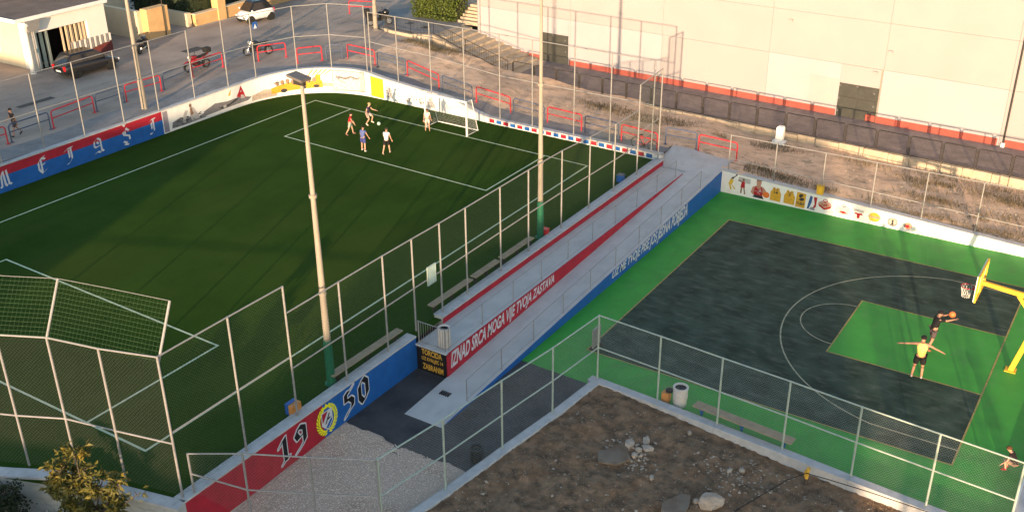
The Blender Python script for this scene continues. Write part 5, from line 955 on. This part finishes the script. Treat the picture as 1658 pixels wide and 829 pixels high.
car('tiny white two-seater car with black roof parked by the garden wall', (-42.9, 25.1, gz(-42.9, 25.1)), R(-100), sm_, (.98, .42, -.75, -1.2, .9, 1.52), 1.56, 1.8, .29, 'carwhite', 'carblack', False)
def moto(label, loc, rz_, tank, seat='rubber', fairing=False, topbox=False):
    t = thing('motorcycle', loc, label, 'motorcycle', rz_); wheel(t, .72, 0, .31, .12); wheel(t, -.70, 0, .31, .16)
    part('fork', T['chrome'], t, lambda b: b.tube((.72, -.09, .31), (.42, -.09, .95), .028, 6) and b.tube((.72, .09, .31), (.42, .09, .95), .028, 6))
    part('frame', T['dark'], t, lambda b: b.path([(.42, 0, .88), (.2, 0, .5), (-.2, 0, .38), (-.70, 0, .31)], .035, 6) and b.path([(.42, 0, .85), (0, 0, .78), (-.35, 0, .75), (-.85, 0, .85)], .035, 6))
    part('engine', T['dark'], t, lambda b: b.box(-.22, .25, -.16, .16, .28, .62), bevel=.05)
    part('tank', T[tank], t, lambda b: b.ball((.16, 0, .86), .2, 14, 8, (1.55, .85, .8)), smooth=True)
    part('seat', T[seat], t, lambda b: b.hexa([(-.75, -.1, .82), (.0, -.14, .76), (.0, .14, .76), (-.75, .1, .82)], [(-.78, -.09, .94), (-.05, -.13, .86), (-.05, .13, .86), (-.78, .09, .94)]), bevel=.03)
    part('tail', T[tank], t, lambda b: b.hexa([(-.98, -.06, .88), (-.5, -.11, .74), (-.5, .11, .74), (-.98, .06, .88)], [(-1.0, -.05, .96), (-.55, -.1, .86), (-.55, .1, .86), (-1.0, .05, .96)]))
    part('side_panel', T[tank], t, lambda b: [b.hexa([(.5, s*.14, .5), (.1, s*.17, .42), (.1, s*.19, .42), (.5, s*.16, .5)], [(.52, s*.12, .82), (.0, s*.16, .72), (.0, s*.18, .72), (.52, s*.14, .82)]) for s in (-1, 1)])
    part('handlebar', T['dark'], t, lambda b: b.path([(.28, -.38, 1.06), (.36, -.2, 1.04), (.4, 0, 1.0), (.36, .2, 1.04), (.28, .38, 1.06)], .016, 6))
    part('headlight', T['headlight'], t, lambda b: b.ball((.56, 0, .92), .1, 10, 6, (.7, 1, 1)), smooth=True); part('exhaust', T['chrome'], t, lambda b: b.path([(.1, -.17, .32), (-.3, -.19, .3), (-.85, -.2, .42)], .045, 8)); part('mudguard', T[tank], t, lambda b: b.path([(.95, 0, .55), (.8, 0, .65), (.6, 0, .66)], .06, 6))
    for s in (-1, 1): part('mirror', T['dark'], t, lambda b: b.tube((.33, s*.26, 1.05), (.3, s*.33, 1.22), .008, 5) and b.ball((.3, s*.35, 1.25), .06, 8, 5, (.4, 1, .7)))
    if fairing: part('windshield', T['glass'], t, lambda b: b.hexa([(.6, -.16, 1.0), (.62, -.16, 1.0), (.62, .16, 1.0), (.6, .16, 1.0)], [(.42, -.13, 1.32), (.44, -.13, 1.32), (.44, .13, 1.32), (.42, .13, 1.32)]))
    if fairing: part('pannier', T['rubber'], t, lambda b: [b.hexa([(-.95, s*.2, .45), (-.4, s*.2, .45), (-.4, s*.42, .45), (-.95, s*.42, .45)], [(-1.0, s*.2, .85), (-.4, s*.2, .85), (-.4, s*.44, .85), (-1.0, s*.44, .85)]) for s in (-1, 1)]); part('fairing', T['carblack'], t, lambda b: b.ball((.5, 0, .95), .25, 12, 8, (1.1, 1.1, 1.1)), smooth=True)
    if topbox: part('top_box', T['rubber'], t, lambda b: b.box(-1.12, -.7, -.22, .22, .98, 1.3), bevel=.05)
    part('side_stand', T['dark'], t, lambda b: b.tube((-.05, .12, .3), (-.1, .3, .0), .014, 5)); return t
moto('red motorcycle with black top box parked behind a red barrier', (-36.4, 13.3, gz(-36.4, 13.3)), R(-95), 'motored', topbox=True)
moto('naked dark motorcycle with round mirrors parked on the footpath edge', (-35.6, 18.0, gz(-35.6, 18)), R(-128), 'carblack')
moto('black touring motorcycle with windshield parked beside the ochre pole', (-33.75, 28.75, 2.605), R(50), 'rubber', fairing=True, topbox=True)
moto('dark scooter-like motorcycle in front of the black hatchback', (-43.2, 14.6, gz(-43.2, 14.6)), R(120), 'carblack')
def bicycle(label, loc, rz_, lean):
    t = thing('bicycle', loc, label, 'bicycle', rz_); t.rotation_euler = (R(lean), 0, rz_)
    for x in (-.52, .52):
        w_ = part('wheel', T['rubber'], t, lambda b: b.path([(x+.34*math.cos(2*math.pi*i/28), 0, .34+.34*math.sin(2*math.pi*i/28)) for i in range(29)], .022, 6))
        part('spokes', T['chrome'], w_, lambda b: [b.wire((x, 0, .34), (x+.33*math.cos(2*math.pi*i/14), 0, .34+.33*math.sin(2*math.pi*i/14)), .003) for i in range(14)])
    part('frame', T['railred'], t, lambda b: [b.tube(*q, .02, 6) for q in (((-.52, 0, .34), (-.05, 0, .3)), ((-.52, 0, .34), (-.18, 0, .78)), ((-.05, 0, .3), (-.2, 0, .85)), ((-.05, 0, .3), (.36, 0, .74)), ((-.18, 0, .76), (.34, 0, .82)))])
    part('fork', T['dark'], t, lambda b: b.tube((.52, 0, .34), (.34, 0, .95), .018, 6)); part('handlebar', T['dark'], t, lambda b: b.path([(.28, -.28, 1.0), (.36, -.1, .97), (.36, .1, .97), (.28, .28, 1.0)], .014, 6)); part('saddle', T['rubber'], t, lambda b: b.ball((-.22, 0, .9), .07, 8, 5, (1.9, 1, .5)), smooth=True)
    part('crank', T['dark'], t, lambda b: b.tube((-.05, -.04, .3), (-.05, .04, .3), .09, 12) and b.tube((-.05, -.07, .3), (.1, -.07, .22), .012, 5) and b.tube((-.05, .07, .3), (-.2, .07, .38), .012, 5))
bicycle('red bicycle leaning on the fence at the far corner of the pitch', (-6.35, 17.95, gz(-6.3, 18)+.03), R(-4), 6)
# ------------------------------------------------------------------ people
def skin(name, V, E, Rd, m, par, sub=1, roots=(0,)):
    me = bpy.data.meshes.new(name); me.from_pydata([Vector(v) for v in V], E, []); ob = bpy.data.objects.new(name, me); C.objects.link(ob)
    ob.modifiers.new('k', 'SKIN'); sb = ob.modifiers.new('s', 'SUBSURF'); sb.levels = sb.render_levels = sub
    for i, r in enumerate(Rd): me.skin_vertices[0].data[i].radius = (r, r) if not isinstance(r, tuple) else r
    for i in roots: me.skin_vertices[0].data[i].use_root = True
    dg = bpy.context.evaluated_depsgraph_get(); dg.update(); me2 = bpy.data.meshes.new_from_object(ob.evaluated_get(dg)); bpy.data.objects.remove(ob); bpy.data.meshes.remove(me)
    me2.name = name; me2.materials.clear(); me2.materials.append(m); me2.polygons.foreach_set('use_smooth', [True]*len(me2.polygons))
    o = bpy.data.objects.new(name, me2); C.objects.link(o); o.parent = par; return o
CM = {}
def cloth(c): 
    k_ = 'cloth_%02x%02x%02x' % tuple(int(255*v) for v in c)
    return mat(k_, c, .85, .12, 14, .15, 60)
def person(label, loc, facing, H, shirt, shorts, shoes, hair, pose, skinm='skin', sleeves=.5, air=0., hairk=1., fat=1.1):
    """facing: degrees clockwise from +Y. The body is one skin surface posed by joint angles; clothes, hair and shoes follow the joints."""
    P = dict(lean=4, side=0, hl=5, hr=-5, kl=5, kr=5, al=4, ar=4, sl=10, sr=-10, bl=12, br=12, el=15, er=15, head=0); P.update(pose); k = H/1.75
    t = thing('person', loc, label, 'person', -R(facing))
    L, S = P['lean'], P['side']; tv = Vector((math.sin(R(S)), math.sin(R(L))*math.cos(R(S)), math.cos(R(L))*math.cos(R(S))))
    pel = Vector((0, 0, .93*k)); ab = pel+tv*.17*k; ch = pel+tv*.40*k; nb = pel+tv*.52*k; hd = (tv+Vector((0, math.sin(R(P['head'])), 0))).normalized()
    ja = nb+hd*.06*k; hm = nb+hd*.17*k+Vector((0, .02*k, 0)); ht = nb+hd*.27*k
    def limb(a, ab_, sd, ln): return Vector((sd*math.sin(R(ab_)), math.cos(R(ab_))*math.sin(R(a)), -math.cos(R(ab_))*math.cos(R(a))))*ln*k
    J = {}
    for nm, sd in (('l', -1), ('r', 1)):
        hp = pel+Vector((sd*.095*k, 0, -.03*k)); kn = hp+limb(P['h'+nm], P['a'+nm], sd, .42); an = kn+limb(P['h'+nm]-P['k'+nm], P['a'+nm]*.6, sd, .41); fd = Vector((0, math.cos(R(P['h'+nm]-P['k'+nm])), math.sin(R(P['h'+nm]-P['k'+nm])))); to = an+fd*.15*k+Vector((0, 0, -.05*k))
        sh = pel+tv*.47*k+Vector((sd*.175*k, 0, 0)); el = sh+limb(P['s'+nm], P['b'+nm], sd, .28); wr_ = el+limb(P['s'+nm]+P['e'+nm], P['b'+nm]*(1 if P['b'+nm] > 50 else .7), sd, .25); hdv = (wr_-el).normalized()
        J[nm] = (hp, kn, an, to, sh, el, wr_, hdv)
    low = min(min(J[n_][2].z, J[n_][3].z) for n_ in 'lr')-.055*k; dz = Vector((0, 0, -low+air))
    V, E, Rd = [], [], []
    def add(p, r, pr=None):
        V.append(p+dz); Rd.append(r*k); 
        if pr is not None: E.append((pr, len(V)-1))
        return len(V)-1
    p0 = add(pel, .115*fat); p1 = add(ab, .108*fat, p0); p2 = add(ch, .12*fat, p1); p3 = add(nb, .058, p2); p4 = add(ja, .066, p3); p5 = add(hm, .088, p4); add(ht-hd*.03*k, .07, p5)
    add(hm+Vector((0, .10*k, -.01*k)), .016, p5)
    for n_, sd in (('l', -1), ('r', 1)):
        hp, kn, an, to, sh, el, wr_, hdv = J[n_]
        a = add(hp, .088*fat, p0); a = add(hp.lerp(kn, .5), .074*fat, a); a = add(kn, .054, a); a = add(kn.lerp(an, .35), .056, a); a = add(an, .036, a); add(to, .034, a)
        a = add(sh, .058, p2); a = add(sh.lerp(el, .5), .048, a); a = add(el, .038, a); a = add(el.lerp(wr_, .35), .038, a); a = add(wr_, .026, a); a = add(wr_+hdv*.07*k, .032, a)
        sv = hdv.cross(Vector((0, 0, 1))); sv = sv.normalized() if sv.length > .1 else Vector((1, 0, 0))
        for i, (o_, ln) in enumerate(((-.03, .075), (-.01, .088), (.01, .082), (.03, .066))):
            f1 = add(wr_+hdv*.10*k+sv*o_*k, .0095, a); f2 = add(wr_+hdv*(.10+ln*.6)*k+sv*o_*1.25*k, .009, f1); add(wr_+hdv*(.10+ln)*k+sv*o_*1.2*k+Vector((0, 0, -.012*k)), .008, f2)
        th = add(wr_+hdv*.05*k+sv*.045*k, .011, a); add(wr_+hdv*.085*k+sv*.07*k, .0095, th)
    body = skin('body', V, E, Rd, T[skinm], t)
    for sd in (-1, 1):
        part('ear', T[skinm], body, lambda b: b.ball(hm+dz+Vector((sd*.088*k, -.01*k, 0)), .026*k, 8, 5, (.45, .8, 1.2)), smooth=True)
        part('eye', T['black'], body, lambda b: b.ball(hm+dz+Vector((sd*.034*k, .078*k, .012*k)), .012*k, 6, 4), smooth=True)
    part('mouth', mat('lips', (.35, .12, .10), .6, .1, 9), body, lambda b: b.ball(hm+dz+Vector((0, .078*k, -.055*k)), .022*k, 8, 4, (1, .5, .3)), smooth=True)
    # shirt
    V, E, Rd = [], [], []
    q0 = add(pel-tv*.07*k, .142*fat); q1 = add(ab, .132*fat, q0); q2 = add(ch, .143*fat, q1); add(nb-tv*.03*k, .085, q2)
    for n_ in 'lr':
        sh, el = J[n_][4], J[n_][5]; a = add(sh, .072, q2)
        if sleeves > .1: add(sh.lerp(el, sleeves), .070, a)
    sh_ = skin('shirt', V, E, Rd, cloth(shirt), t)
    V, E, Rd = [], [], []; q0 = add(pel+tv*.10*k, .128*fat)
    for n_ in 'lr':
        hp, kn = J[n_][0], J[n_][1]; a = add(hp, .108*fat, q0); a = add(hp.lerp(kn, .5), .098*fat, a); add(hp.lerp(kn, .82), .090*fat, a)
    skin('shorts', V, E, Rd, cloth(shorts), t)
    for n_ in 'lr':
        an, to = J[n_][2]+dz, J[n_][3]+dz; d = (to-an); d.z = 0 if abs(P['h'+n_]-P['k'+n_]) < 25 else d.z; d.normalize()
        V, E, Rd = [], [], []; dz0 = dz; dz = Vector((0, 0, 0)); a = add(an+Vector((0, 0, -.015*k))-d*.05*k, .046); a = add(an+d*.05*k+Vector((0, 0, -.02*k)), .05, a); add(to+d*.045*k+Vector((0, 0, .01*k)), .04, a); dz = dz0
        skin('shoe', V, E, Rd, cloth(shoes), t)
    hc = hm+dz+hd*.028*k+Vector((0, -.018*k, 0))
    part('hair', cloth(hair), t, lambda b: b.ball(hc, .108*k*hairk, 14, 7, (.98, 1.08, .98), -.12, 1.), smooth=True)
    return t
person('child in red shirt and pale green shorts walking on the pitch', (-22.15, 11.7, PZ), 55, 1.36, (.55, .015, .02), (.30, .34, .28), (.25, .12, .1), (.012, .010, .010), dict(lean=9, hl=18, hr=-14, kl=10, kr=18, sl=10, sr=24, el=20, er=15))
person('blond child in navy shirt leaping with bent knees beside the ball', (-22.3, 13.45, PZ), 75, 1.45, (.035, .03, .07), (.55, .42, .36), (.7, .55, .45), (.42, .27, .12), dict(lean=16, hl=58, hr=25, kl=75, kr=60, sl=35, sr=-20, el=40, er=30), air=.05)
person('child in blue shirt and blue shorts standing with back to the viewer', (-19.75, 10.0, PZ), -8, 1.47, (.09, .12, .28), (.05, .06, .22), (.62, .62, .6), (.02, .014, .012), dict(lean=7, hl=10, hr=-6, kl=8, kr=6, al=7, ar=8, sl=12, sr=20, el=12, er=10))
person('child in white shirt and black shorts walking on the pitch', (-18.45, 10.45, PZ), -20, 1.48, (.74, .70, .64), (.012, .012, .014), (.5, .36, .3), (.06, .035, .025), dict(lean=8, hl=-22, hr=14, kl=14, kr=8, sl=20, sr=12, el=50, er=12), fat=1.12)
person('goalkeeper child in pale shirt leaning by the left goal post', (-18.78, 14.62, PZ), 140, 1.36, (.66, .56, .48), (.62, .52, .45), (.5, .3, .2), (.07, .035, .025), dict(lean=12, hl=16, hr=-4, kl=14, kr=8, sl=25, sr=15, el=35, er=30))
person('player in yellow sleeveless shirt with both arms spread wide on the court', (11.6, 4.82, 0), -14, 1.8, (.78, .72, .16), (.012, .011, .012), (.35, .3, .28), (.012, .010, .010), dict(lean=5, hl=0, hr=-2, kl=6, kr=4, al=9, ar=4, sl=5, sr=8, bl=80, br=64, el=4, er=6), 'skin2', 0., fat=1.22)
person('player in black shirt and grey shorts throwing the basketball', (11.55, 7.1, 0), 52, 1.78, (.012, .011, .013), (.085, .06, .06), (.3, .1, .06), (.012, .010, .010), dict(lean=10, hl=6, hr=-8, kl=8, kr=14, sl=82, sr=86, bl=6, br=6, el=18, er=16, head=12), 'skin2', .8, air=.02, fat=1.08)
person('child in dark shirt crouching at the right end wall with red shoes', (15.72, .62, 0), -85, 1.4, (.04, .025, .02), (.36, .22, .14), (.42, .02, .02), (.12, .05, .02), dict(lean=30, hl=105, hr=100, kl=120, kr=118, sl=12, sr=8, el=25, er=28, bl=4, br=4))
person('person in dark clothes walking along the footpath at the left edge', (-35.1, -.75, gz(-35.1, -.75)), -170, 1.62, (.03, .022, .022), (.06, .055, .06), (.03, .03, .03), (.012, .010, .010), dict(lean=6, hl=20, hr=-18, kl=8, kr=20, sl=-18, sr=20, el=15, er=20), 'skin2')
tag(part('football', mat('football_white', (.45, .62, .52), .6, .2, 30), None, lambda b: b.ball((0, 0, 0), .11, 16, 10), smooth=True), 'pale football on the turf beside the leaping child', 'ball').location = (-21.85, 13.9, PZ+.115)
bk = thing('basketball', (12.05, 7.5, 1.62), 'orange basketball leaving the hands of the player in black', 'ball'); part('skin_panel', T['basket'], bk, lambda b: b.ball((0, 0, 0), .13, 18, 12), smooth=True); part('seam', T['black'], bk, lambda b: b.path([(.1305*math.cos(2*math.pi*i/24), .1305*math.sin(2*math.pi*i/24), 0) for i in range(25)], .003, 4) and b.path([(.1305*math.cos(2*math.pi*i/24), 0, .1305*math.sin(2*math.pi*i/24)) for i in range(25)], .003, 4))
# ------------------------------------------------------------------ trees in the near corner
def tree(name, label, loc, trunk_h, blobs, n, s0, s1, m, seed, asp=.26):
    t = thing(name, loc, label, 'tree'); r = random.Random(seed); bt = MB(); bl = MB()
    bt.tube((0, 0, 0), (.05, .02, trunk_h), .09, 8, .06)
    for cx, cy, cz, rx, ry, rz__ in blobs:
        mid = Vector((cx*.45, cy*.45, (trunk_h+cz)*.5)); bt.tube((.05, .02, trunk_h-.05), mid, .045, 6, .03); bt.tube(mid, (cx, cy, cz), .03, 6, .012)
        for _ in range(7):
            v = Vector((r.gauss(0, 1), r.gauss(0, 1), r.gauss(0, 1))).normalized(); bt.tube((cx, cy, cz), (cx+v.x*rx*.9, cy+v.y*ry*.9, cz+v.z*rz__*.9), .012, 5, .005)
    tot = sum(b_[3]*b_[4]*b_[5] for b_ in blobs)
    for cx, cy, cz, rx, ry, rz__ in blobs:
        tw_ = [(Vector((r.gauss(0, 1), r.gauss(0, 1), r.gauss(0, 1))).normalized()*r.uniform(.45, 1.05)) for _ in range(max(5, int(16*rx*ry*rz__/.12)))]
        def pick(q):
            w_ = q.choice(tw_); p = Vector((cx+w_.x*rx, cy+w_.y*ry, cz+w_.z*rz__))+Vector((q.gauss(0, .07), q.gauss(0, .07), q.gauss(0, .07))); return p, (w_*.6+Vector((0, 0, -.55)))
        leaves(bl, int(n*rx*ry*rz__/tot), pick, s0, s1, asp, r)
    bt.build('trunk', T['bark'], t); bl.build('crown', T[m], t); return t
tree('medlar_tree', 'small tree with yellowing drooping leaves in front of the near end wall', (-7.0, -17.9, -1.4), 2.0, [(-1.0, 0, 3.9, .45, .4, .4), (-.2, .1, 4.7, .3, .3, .4), (-1.35, .1, 3.2, .45, .4, .4), (.75, .1, 4.0, .42, .4, .35), (1.45, .2, 4.25, .26, .26, .3), (-.3, 0, 3.6, .4, .4, .4), (.55, -.1, 3.2, .4, .4, .35), (1.3, .1, 3.5, .35, .35, .35), (.15, .1, 4.35, .2, .2, .25), (2.1, .3, 4.15, .14, .14, .16), (-.6, -.1, 2.7, .4, .4, .35)], 2000, .15, .29, 'leaf', 5, .21)
tree('dark_shrub', 'dark green shrub in the bottom left corner', (-9.6, -18.9, -1.4), 1.0, [(0, 0, 2.1, .8, .7, .7), (-.8, .1, 2.4, .7, .7, .6), (.6, -.1, 1.6, .7, .6, .6), (-1.6, .3, 1.9, .7, .7, .7), (-.2, .1, 2.9, .5, .5, .4)], 5200, .07, .14, 'leafdark', 8, .35)
t = thing('hand_rail', (-8.8, -17.9, -.9), 'thin white rail frame in front of the near end wall below the tree', 'railing')
for a, c in (((-9.6, -17.75, .1), (-7.4, -17.2, .25)), ((-9.6, -17.75, -.6), (-7.4, -17.2, -.5))): part('rail', T['white'], t, lambda b: b.tube(a, c, .025, 6), world=True)
for x, y in ((-9.6, -17.75), (-7.4, -17.2)): part('post', T['white'], t, lambda b: b.tube((x, y, -1.6), (x, y, .22), .025, 6), world=True)
# ------------------------------------------------------------------ unseen blocks added behind the viewer, heights and gaps shaped to cast the shade
def block(label, x0, x1, y0, y1, h_, cols):
    t = thing('shade_block', ((x0+x1)/2, y1, 0), label, 'building'); part('wall', T['house'], t, lambda b: b.box(x0, x1, y0, y1, -1.6, h_), world=True); part('roof', T['roof'], t, lambda b: b.box(x0-.2, x1+.2, y0-.2, y1+.2, h_+.002, h_+.3), world=True)
    for f in range(3):
        for i in range(cols): u0 = x0+(x1-x0)*(i+.3)/cols; part('window', T['glass'], t, lambda b: b.box(u0, u0+1.2, y1+.002, y1+.04, 1+3*f, 2.4+3*f), world=True)
block('unseen long low block added behind the viewer to cast shade, left one', -48, -4, -88, -76, 13.7, 9)
block('unseen long low block added behind the viewer to cast shade, second from left', -3.4, 2.6, -88, -76, 12.6, 2)
block('lowest of the unseen shade-casting blocks added behind the viewer', 3, 21, -88, -76, 9.6, 5)
block('unseen narrow block added behind the viewer to cast shade, next to the taller one', 21.4, 28.6, -88, -76, 12.6, 2)
block('unseen narrow taller block added behind the viewer to cast shade, right one', 29, 38.4, -88, -76, 14.0, 3)
for x, y, hh in ((26.6, -40, 10.5), (29.2, -46, 11), (30.6, -42, 9.5), (33.4, -48, 10.2), (31.9, -44, 10.0), (34.6, -43, 9.8), (27.9, -41, 9.2)):  # unseen poles added to throw shadow stripes across the court
    t = thing('shade_pole', (x, y, -1.5), 'unseen wooden pole added behind the viewer to cast shadow stripes, %s' % ({10.5: 'leftmost of its row', 11: 'tallest of its row', 9.5: 'third from the right', 10.2: 'second from the right', 10.0: 'fourth from the right', 9.8: 'rightmost of its row', 9.2: 'shortest of its row'}[hh]), 'pole'); part('shaft', T['bark'], t, lambda b: b.tube((0, 0, 0), (0, 0, hh), .16, 10, .1)); part('crossarm', T['bark'], t, lambda b: b.box(-.8, .8, -.06, .06, hh-.7, hh-.55))
